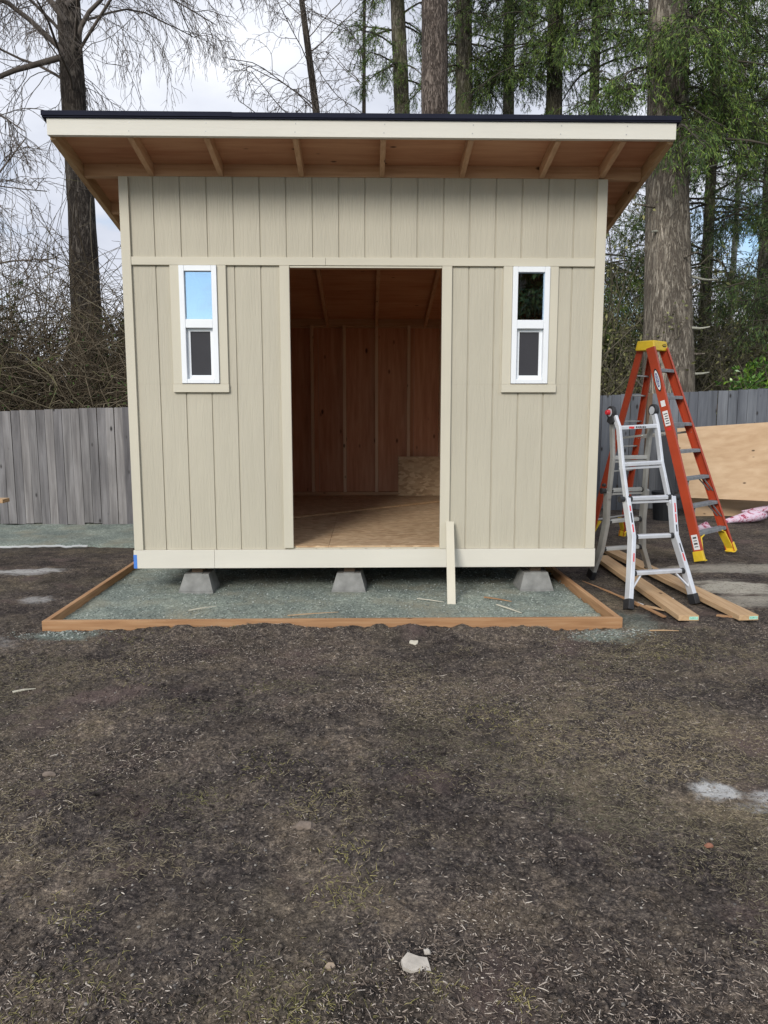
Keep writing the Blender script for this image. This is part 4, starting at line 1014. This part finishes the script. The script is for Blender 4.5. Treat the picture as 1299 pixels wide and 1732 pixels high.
for k in range(5): 
    bm = bmesh.new(); c = G0.lerp(G1, .665) + d * (k * .024 - .05) - ow * .0045; bar(bm, c - vdir * .02, c + vdir * (.02 - .008 * (k % 2)), ow, .0008, .009); obj('label_line', bm, MT['blackp'], lb)
websticker('red_label', .735, .06, .045, 'whitelab'); websticker('red_label', .615, .03, .045, 'red')
bl, _ = websticker('barcode_label', .085, .15, .062, 'whitelab')
for k in range(4):
    bm = bmesh.new(); c = G0.lerp(G1, .085) + d * (k * .03 - .045) - ow * .0045; bar(bm, c - vdir * .018, c + vdir * .018, ow, .0008, .016 if k % 2 else .008); obj('label_line', bm, MT['blackp'], bl)

# ------------------------------------------------------------------ trees
def trunk_mesh(pts, rad, sides, g, rough=.04):
    """tapered trunk through pts with an uneven surface and flared foot"""
    P = np.array(pts, float); s = np.linspace(0, 1, len(P)); K = 60; t = np.linspace(0, 1, K)
    PP = np.stack([np.interp(t, s, P[:, i]) for i in range(3)], 1); RR_ = np.interp(t, s, rad)
    V, F = tubes(PP[None], RR_[None], sides); V = V.reshape(K, sides, 3); C = PP[:, None]
    a = np.arange(sides)[None, :] * np.ones((K, 1)); k = 1 + rough * 2 * gnoise(a * .9, t[:, None] * 14 + 0 * a, 1.0, int(g.integers(1, 99))) + rough * 2 * gnoise(a * 2.3, t[:, None] * 40 + 0 * a, 1.0, int(g.integers(1, 99)))
    k[:, -1] = (k[:, -2] + k[:, 0]) / 2
    return (C + (V - C) * k[..., None]).reshape(-1, 3), F, PP, RR_
def bare_tree(name, label, pts, rad, mat, seed, n1=16, t1=(.35, 1), L1=3.5, droop=.9, twr=.0065, limbs=(), per=(7, 6, 4), rise=.5, twig='twig', cat='tree', group=None, side=None):
    g = np.random.default_rng(seed); T = thing(name, label, cat, pts[0], group)
    V, F, PP, RR_ = trunk_mesh(pts, rad, 18, g)
    npobj('trunk', V, F, mat, T, smooth=True)
    t = g.uniform(t1[0], t1[1], n1); S, D = sample(PP[None], np.zeros(n1, int), t)
    az = g.uniform(0, 2 * np.pi, n1) if side is None else g.normal(side, .8, n1)
    D = np.stack([np.cos(az), np.sin(az), np.full(n1, rise)], 1) + g.normal(0, .15, (n1, 3))
    B1 = grow(S, D, L1 * (1.2 - .6 * t) * g.uniform(.7, 1.2, n1), 9, .45 * droop, .10, g)
    if len(limbs):
        LB = np.array([[np.interp(np.linspace(0, 1, 9), np.linspace(0, 1, len(l)), np.array(l)[:, i]) for i in range(3)] for l in limbs]).transpose(0, 2, 1)
        B1 = np.concatenate([B1, LB])
    r1 = np.full(len(B1), float(np.clip(RR_[0] * .10, .012, .035))); r1[n1:] = float(np.clip(RR_[0] * .18, .02, .06))
    B2 = spawn(B1, per[0], .12, 1, 48, L1 * .50, 10, droop * 1.5, .19, g)
    B3 = spawn(B2, per[1], .12, 1, 40, L1 * .24, 7, droop * 1.7, .24, g)
    B4 = spawn(B3, per[2], .15, 1, 40, L1 * .055, 4, droop * .4, .16, g)
    crown = join(tubes(B1, taper(B1, r1, .009), 6), tubes(B2, taper(B2, .0095, .0045), 3), tubes(B3, taper(B3, .0058, .0032), 3), tubes(B4, taper(B4, .0042, .0025), 3))
    npobj('crown', *crown, MT[twig], T)
    return T
bare_tree('bare_tree', 'large leafless tree with dark ridged trunk behind the left fence', [(-5.50, 9.3, -.2), (-5.505, 9.41, 3.34), (-5.60, 9.7, 5.4), (-5.736, 9.952, 7.32), (-5.845, 10.24, 9.45), (-5.9, 10.4, 12.5), (-6.0, 10.5, 16)],
          [.34, .29, .255, .235, .225, .17, .08], MT['bark_dark'], 11, n1=24, t1=(.50, 1), L1=5.0, droop=1.1, per=(11, 6, 3),
          limbs=[[(-5.80, 9.95, 8.3), (-6.6, 9.6, 9.0), (-7.6, 9.3, 9.35), (-9, 9, 9.3)], [(-5.74, 9.95, 8.3), (-5.35, 9.7, 8.9), (-4.6, 9.4, 9.35), (-3.2, 9.0, 9.6)],
                 [(-5.8, 9.9, 8.9), (-6.3, 9.6, 9.6), (-7.2, 9.4, 10.6), (-8, 9, 11)], [(-5.9, 9.9, 8.25), (-7.0, 9.6, 7.8), (-8.0, 9.4, 7.0), (-8.8, 9.2, 6.2)],
                 [(-5.8, 9.95, 9.6), (-4.8, 9.6, 10.4), (-3.4, 9.2, 10.9), (-1.6, 8.8, 10.6)], [(-5.8, 9.95, 9.2), (-4.6, 10.4, 10.2), (-2.8, 11, 11.1), (-.8, 11.4, 11.2)]])
bare_tree('bare_tree', 'leafless tree at the left edge with branches reaching across the sky', [(-8.6, 7.2, -.2), (-8.7, 7.3, 4), (-8.8, 7.4, 8), (-8.9, 7.5, 12)], [.20, .17, .13, .06], MT['bark_dark'], 23, n1=34, t1=(.22, .98), L1=3.8, droop=.6, per=(9, 6, 3), rise=.35,
          limbs=[[(-8.6, 7.3, 3.9), (-7.2, 7.3, 3.55), (-6.2, 7.4, 3.95), (-5.3, 7.4, 4.0)], [(-8.7, 7.3, 4.4), (-7.0, 7.2, 4.6), (-6.2, 7.3, 5.2), (-5.6, 7.3, 5.9)], [(-8.7, 7.3, 6.0), (-7.2, 7.2, 6.5), (-6.2, 7.3, 6.4), (-5.6, 7.3, 6.0)], [(-8.4, 7.3, 4.0), (-7.3, 7.3, 3.6), (-6.4, 7.3, 2.8), (-6.0, 7.3, 2.4)]])
bare_tree('bare_tree', 'thin leafless leaning tree rising behind the roof left of centre', [(-.9, 14.9, -.2), (-1.12, 15.0, 6), (-1.298, 15.156, 9.184), (-1.676, 15.56, 12.1), (-1.9, 15.8, 15)], [.15, .12, .095, .075, .03], MT['bark_dark'], 31, n1=22, t1=(.3, 1), L1=3.0, droop=.8, per=(7, 5, 3), rise=.6)
bare_tree('bare_tree', 'slender leafless sapling behind the roof beside the conifer trunks', [(-.1, 17.5, -.2), (-.08, 17.5, 6), (-.05, 17.5, 12.2), (0, 17.5, 15)], [.09, .07, .05, .02], MT['bark_dark'], 37, n1=26, t1=(.4, 1), L1=2.4, droop=.3, per=(7, 5, 3), rise=.9)

def conifer(name, label, pts, rad, mat, seed, nb, t1, L, leafmat='needle', per2=20, per3=13, droop=1.2, leafL=.085, leafW=.013, az=None, stubs=0, hang=.9, group=None, extra=None, Lmin=.5, xlim=None):
    g = np.random.default_rng(seed); T = thing(name, label, 'tree', pts[0], group)
    V, F, PP, RR_ = trunk_mesh(pts, rad, 28, g, .035)
    npobj('trunk', V, F, mat, T, smooth=True)
    t = np.sort(g.uniform(t1[0], t1[1], nb)); S, _ = sample(PP[None], np.zeros(nb, int), t)
    a = g.uniform(0, 2 * np.pi, nb) if az is None else np.array([g.normal(*az[g.integers(len(az))]) for _ in range(nb)])
    D = np.stack([np.cos(a), np.sin(a), g.normal(.12, .15, nb)], 1)
    B1 = grow(S, D, L * (1.1 - .55 * t) * g.uniform(Lmin, 1.15, nb), 9, droop * .55, .06, g)
    if extra is not None:
        E_ = np.array([[np.interp(np.linspace(0, 1, 9), np.linspace(0, 1, len(l)), np.array(l)[:, i]) for i in range(3)] for l in extra]).transpose(0, 2, 1); B1 = np.concatenate([B1, E_])
    B2 = spawn(B1, per2, .12, 1, 58, L * .30, 5, droop * hang, .09, g, .7)
    B3 = spawn(B2, 3, .15, 1, 45, L * .13, 4, droop * hang, .1, g, .3)
    wood_ = join(tubes(B1, taper(B1, .030, .007), 5), tubes(B2, taper(B2, .007, .003), 3), tubes(B3, taper(B3, .004, .002), 3))
    parts = []
    for Bx, pr in ((B2, per3), (B3, max(5, per3 - 3))):
        idx = np.repeat(np.arange(len(Bx)), pr); tt = g.uniform(.08, 1, len(idx)); C, Dd = sample(Bx, idx, tt)
        Dn = unit(Dd * .8 + g.normal(0, .45, C.shape) + np.array([0, 0, -.30]))
        parts.append(leaves(C + g.normal(0, .01, C.shape), Dn, leafL * g.uniform(.6, 1.35, len(C)), leafW * g.uniform(.7, 1.4, len(C)), g))
    npobj('branches', *wood_, MT['firtwig'], T)
    npobj('foliage', *join(*parts), MT[leafmat], T)
    if stubs:
        ts = np.linspace(.13, .42, stubs) * 1.0
        for i in range(stubs):
            tt = ts[i] + g.uniform(-.01, .01); S, _ = sample(PP[None], np.array([0]), np.array([tt])); r0 = np.interp(tt, np.linspace(0, 1, 60), RR_)
            aa = g.choice([g.normal(-.3, .25), g.normal(-2.75, .3), g.normal(-1.2, .5)]); Dd = np.array([[math.cos(aa), math.sin(aa), g.normal(.12, .2)]])
            L_ = g.uniform(.2, .55); Pp = grow(S + Dd * r0 * .85, Dd, L_, 7, -.2, .10, g); V, F = tubes(Pp, taper(Pp, .028, .010), 7)
            npobj('dead_stub', V, F, MT['bark_pale'] if i % 2 else MT['bark_fir'], T, smooth=True)
    return T
PI = math.pi
conifer('fir_tree', 'huge fir with furrowed grey trunk standing behind the orange ladder', [(4.95, 6.45, -.2), (4.948, 6.47, 1.97), (4.94, 6.92, 5.24), (4.965, 7.31, 8.12), (5.0, 7.5, 12), (5.05, 7.7, 17)], [.50, .405, .335, .315, .24, .10], MT['bark_fir'], 51, 36, (.42, .80), 3.1, per2=24, per3=15, stubs=13, az=[(-2.7, .5), (-.3, .5), (-2.7, .5), (-.3, .5), (-1.3, .6)], droop=1.7)
conifer('conifer', 'tall straight reddish brown trunk rising behind the middle of the roof', [(1.35, 9.5, -.2), (1.355, 9.79, 7.26), (1.363, 10.09, 9.45), (1.4, 10.3, 15)], [.30, .262, .252, .12], MT['bark_red'], 52, 8, (.84, 1), 1.8, per2=14, stubs=0)
cg = 'mossy conifer trunks behind the roof'
conifer('conifer', 'grey conifer trunk just left of the thick reddish trunk', [(1.1, 14.8, -.2), (.949, 15.1, 9.18), (.835, 15.5, 12.1), (.7, 15.8, 16)], [.25, .20, .185, .08], MT['bark_moss'], 53, 34, (.42, .95), 2.4, per2=18, per3=12, stubs=0, droop=1.7, group=cg)
conifer('conifer', 'mossy conifer trunk just right of the thick reddish trunk', [(2.5, 13.9, -.2), (2.45, 14.1, 9), (2.43, 14.3, 12), (2.4, 14.5, 16)], [.26, .215, .19, .08], MT['bark_moss'], 54, 30, (.42, .95), 2.6, per2=20, per3=13, stubs=0, droop=1.7, group=cg)
conifer('conifer', 'slim mossy conifer trunk midway behind the right half of the roof', [(4.15, 17.2, -.2), (4.13, 17.3, 10), (4.13, 17.5, 13), (4.1, 17.6, 17)], [.20, .165, .15, .06], MT['bark_moss'], 55, 28, (.42, .95), 3.0, per2=20, per3=13, stubs=0, droop=1.5, group=cg)
conifer('conifer', 'conifer with heavy drooping boughs above the right third of the roof', [(4.7, 13.9, -.2), (4.69, 14.0, 9), (4.69, 14.2, 12), (4.7, 14.4, 17)], [.26, .20, .18, .07], MT['bark_moss'], 56, 44, (.40, .90), 3.6, per2=24, per3=15, stubs=0, droop=1.5, group=cg)
hg_ = 'dark hemlocks behind the right fence'
conifer('hemlock', 'dark drooping hemlock between the shed corner and the huge fir trunk', [(5.4, 13.0, -.2), (5.4, 13.0, 6), (5.4, 13.0, 12), (5.4, 13, 15)], [.16, .13, .10, .03], MT['bark_moss'], 61, 80, (.10, .80), 2.6, 'needle', 24, 15, az=[(-2.2, 1.2), (-.8, 1.0)], droop=1.3, group=hg_)
conifer('hemlock', 'dense dark hemlock filling the right edge above the fence', [(8.6, 7.6, -.2), (8.6, 7.6, 6), (8.6, 7.6, 12), (8.6, 7.6, 15)], [.20, .16, .12, .03], MT['bark_moss'], 62, 80, (.18, .85), 3.3, 'needle2', 24, 15, az=[(-2.9, .6), (-1.8, .5)], droop=.9, group=hg_,
        extra=[[(8.6, 7.6, 3.9), (7.8, 7.4, 3.7), (6.9, 7.3, 3.35), (6.0, 7.2, 3.3)], [(8.6, 7.6, 3.3), (7.9, 7.2, 3.25), (7.2, 7.0, 3.0), (6.5, 6.9, 2.95)], [(8.6, 7.6, 5.3), (7.6, 7.3, 5.4), (6.7, 7.1, 4.9), (5.9, 7.0, 4.7)]])
conifer('hemlock', 'slim hemlock right of the huge fir trunk with open crown', [(7.9, 11.9, -.2), (7.85, 11.95, 6), (7.83, 12.0, 10), (7.8, 12, 14)], [.15, .12, .10, .03], MT['bark_moss'], 63, 70, (.22, .90), 2.9, 'needle', 24, 15, droop=1.3, group=hg_)
conifer('hemlock', 'far hemlock at the back of the wood on the right', [(11.5, 16.5, -.2), (11.5, 16.5, 7), (11.5, 16.5, 13), (11.5, 16.5, 16)], [.2, .16, .12, .03], MT['bark_moss'], 64, 70, (.15, .95), 3.6, 'needle', 20, 12, droop=1.2, group=hg_)
# pale alder stem in the wood
bare_tree('alder', 'slim pale grey trunk in the wood above the right fence', [(9.55, 14.3, -.2), (9.58, 14.3, 4.7), (9.6, 14.3, 9), (9.6, 14.4, 12)], [.085, .075, .055, .02], MT['bark_pale'], 71, n1=14, t1=(.4, 1), L1=2.2, droop=.2, per=(6, 5, 3), rise=.9, twig='twigpale')
bare_tree('alder', 'dark slim trunk in the wood between fir and pale stem', [(7.6, 13.2, -.2), (7.62, 13.2, 4.7), (7.6, 13.2, 9), (7.5, 13.2, 12)], [.14, .12, .08, .03], MT['bark_dark'], 72, n1=14, t1=(.3, 1), L1=2.2, droop=.2, per=(6, 5, 3), rise=.9, twig='twigpale')
# unseen fir added behind the camera to darken the right window's reflection
conifer('fir_tree', 'unseen dark fir added behind the camera for the right window to mirror', [(4.9, -18, -.2), (4.9, -18, 5), (4.9, -18, 9.5)], [.3, .22, .04], MT['bark_fir'], 81, 110, (.08, .98), 3.4, 'needle2', 30, 16, leafL=.26, leafW=.09)

# shrubs
def bush(name, label, c, r, n, m, leafL, leafW, seed, cat='shrub', stems=40, updir=.4):
    g = np.random.default_rng(seed); T = thing(name, label, cat, (c[0], c[1], 0))
    base = np.array([c[0], c[1], 0]) + g.normal(0, .25, (stems, 3)) * np.array([r[0], r[1], 0])
    tgt = np.array(c) + unit(g.normal(0, 1, (stems, 3))) * g.uniform(.5, 1, (stems, 1)) * np.array(r)
    P = np.stack([base + (tgt - base) * s + np.array([0, 0, .12]) * math.sin(s * 3) for s in np.linspace(0, 1, 6)], 1)
    B2 = spawn(P, 8, .5, 1, 50, r[0] * .45, 4, .3, .15, g)
    npobj('stems', *join(tubes(P, taper(P, .012, .005), 4), tubes(B2, taper(B2, .005, .002), 3)), MT['twigpale'], T)
    idx = g.integers(0, len(B2), n); C, Dd = sample(B2, idx, g.uniform(.1, 1, n))
    Dn = unit(Dd * .6 + g.normal(0, .5, C.shape) + np.array([0, 0, updir * .5]))
    npobj('foliage', *leaves(C, Dn, leafL * g.uniform(.6, 1.2, n), leafW * g.uniform(.7, 1.2, n), g), MT[m], T)
bush('laurel_bush', 'bright green laurel bush showing above the right fence', (7.2, 7.1, 1.9), (1.3, .7, .55), 5200, 'laurel', .11, .038, 91)
bush('holly_bush', 'small green bush above the brambles beside the shed corner', (-4.75, 8.6, 3.0), (.45, .4, .42), 1700, 'ivy', .06, .035, 92)
bush('ivy_clump', 'green ivy clump hanging among the twigs at the left', (-6.6, 8.0, 3.65), (.55, .4, .40), 700, 'ivy', .07, .05, 93, 'plant', 10)
# bramble thicket behind the left fence
g = np.random.default_rng(17)
n = 11500; x = g.uniform(-13, -1, n); y = 5.7 + 3.9 * g.random(n); S = np.stack([x, y, np.full(n, -.1) + g.uniform(0, .9, n)], 1)
D = g.normal(0, .8, (n, 3)); D[:, 2] = np.abs(g.normal(1.2, .3, n))
hgt = (2.55 + .26 * (y - 5.7) + .8 * gnoise(x, y * 0, .8, 61)) * g.uniform(.8, 1.12, n)
P = grow(S, D, hgt * 1.45, 9, 2.0, .20, g)
B2 = spawn(P, 3, .25, 1, 60, .8, 5, .9, .22, g)
for q in (P, B2): q[..., 1] = np.maximum(q[..., 1], 4.85)
V, F = join(tubes(P, taper(P, .0095, .0045), 3), tubes(B2, taper(B2, .0055, .0025), 3))
bt = npobj('bramble_thicket', V, F, MT['cane']); tag(bt, 'tangle of bare brown bramble canes behind the left fence', 'brambles', kind='stuff')
n = 34000; idx = g.integers(0, len(B2), n); C, Dd = sample(B2, idx, g.uniform(.1, 1, n)); k = C[:, 2] < 3.2 - 1.6 * g.random(n) ** 2
C = C[k]; n = len(C)
tag(npobj('bramble_leaves', *leaves(C, g.normal(0, 1, (n, 3)), .05 * g.uniform(.6, 1.3, n), .03, g), MT['ivy']), 'withered leaves caught in the bramble tangle', 'leaves', kind='stuff')
# undergrowth of the wood behind the right fence
g = np.random.default_rng(19)
n = 3000; x = g.uniform(2.0, 19, n); y = g.uniform(9, 24, n); S = np.stack([x, y, np.full(n, -.2)], 1)
D = g.normal(0, .35, (n, 3)); D[:, 2] = 1
P = grow(S, D, g.uniform(2.4, 6.6, n), 8, .5, .10, g); B2 = spawn(P, 6, .15, 1, 60, 1.3, 5, .3, .14, g); B3 = spawn(B2, 3, .2, 1, 50, .5, 4, .3, .15, g)
V, F = join(tubes(P, taper(P, .018, .006), 4), tubes(B2, taper(B2, .007, .004), 3), tubes(B3, taper(B3, .005, .003), 3))
tag(npobj('undergrowth', V, F, MT['twigpale']), 'olive brown thicket of thin stems in the wood behind the right fence', 'undergrowth', kind='stuff')
n = 260000; idx = g.integers(0, len(B3), n); C, Dd = sample(B3, idx, g.uniform(.1, 1, n))
tag(npobj('undergrowth_leaves', *leaves(C + g.normal(0, .08, C.shape), g.normal(0, 1, (n, 3)), .075 * g.uniform(.6, 1.3, n), .04, g), MT['underleaf']), 'pale olive leaves in the wood behind the right fence', 'leaves', kind='stuff')
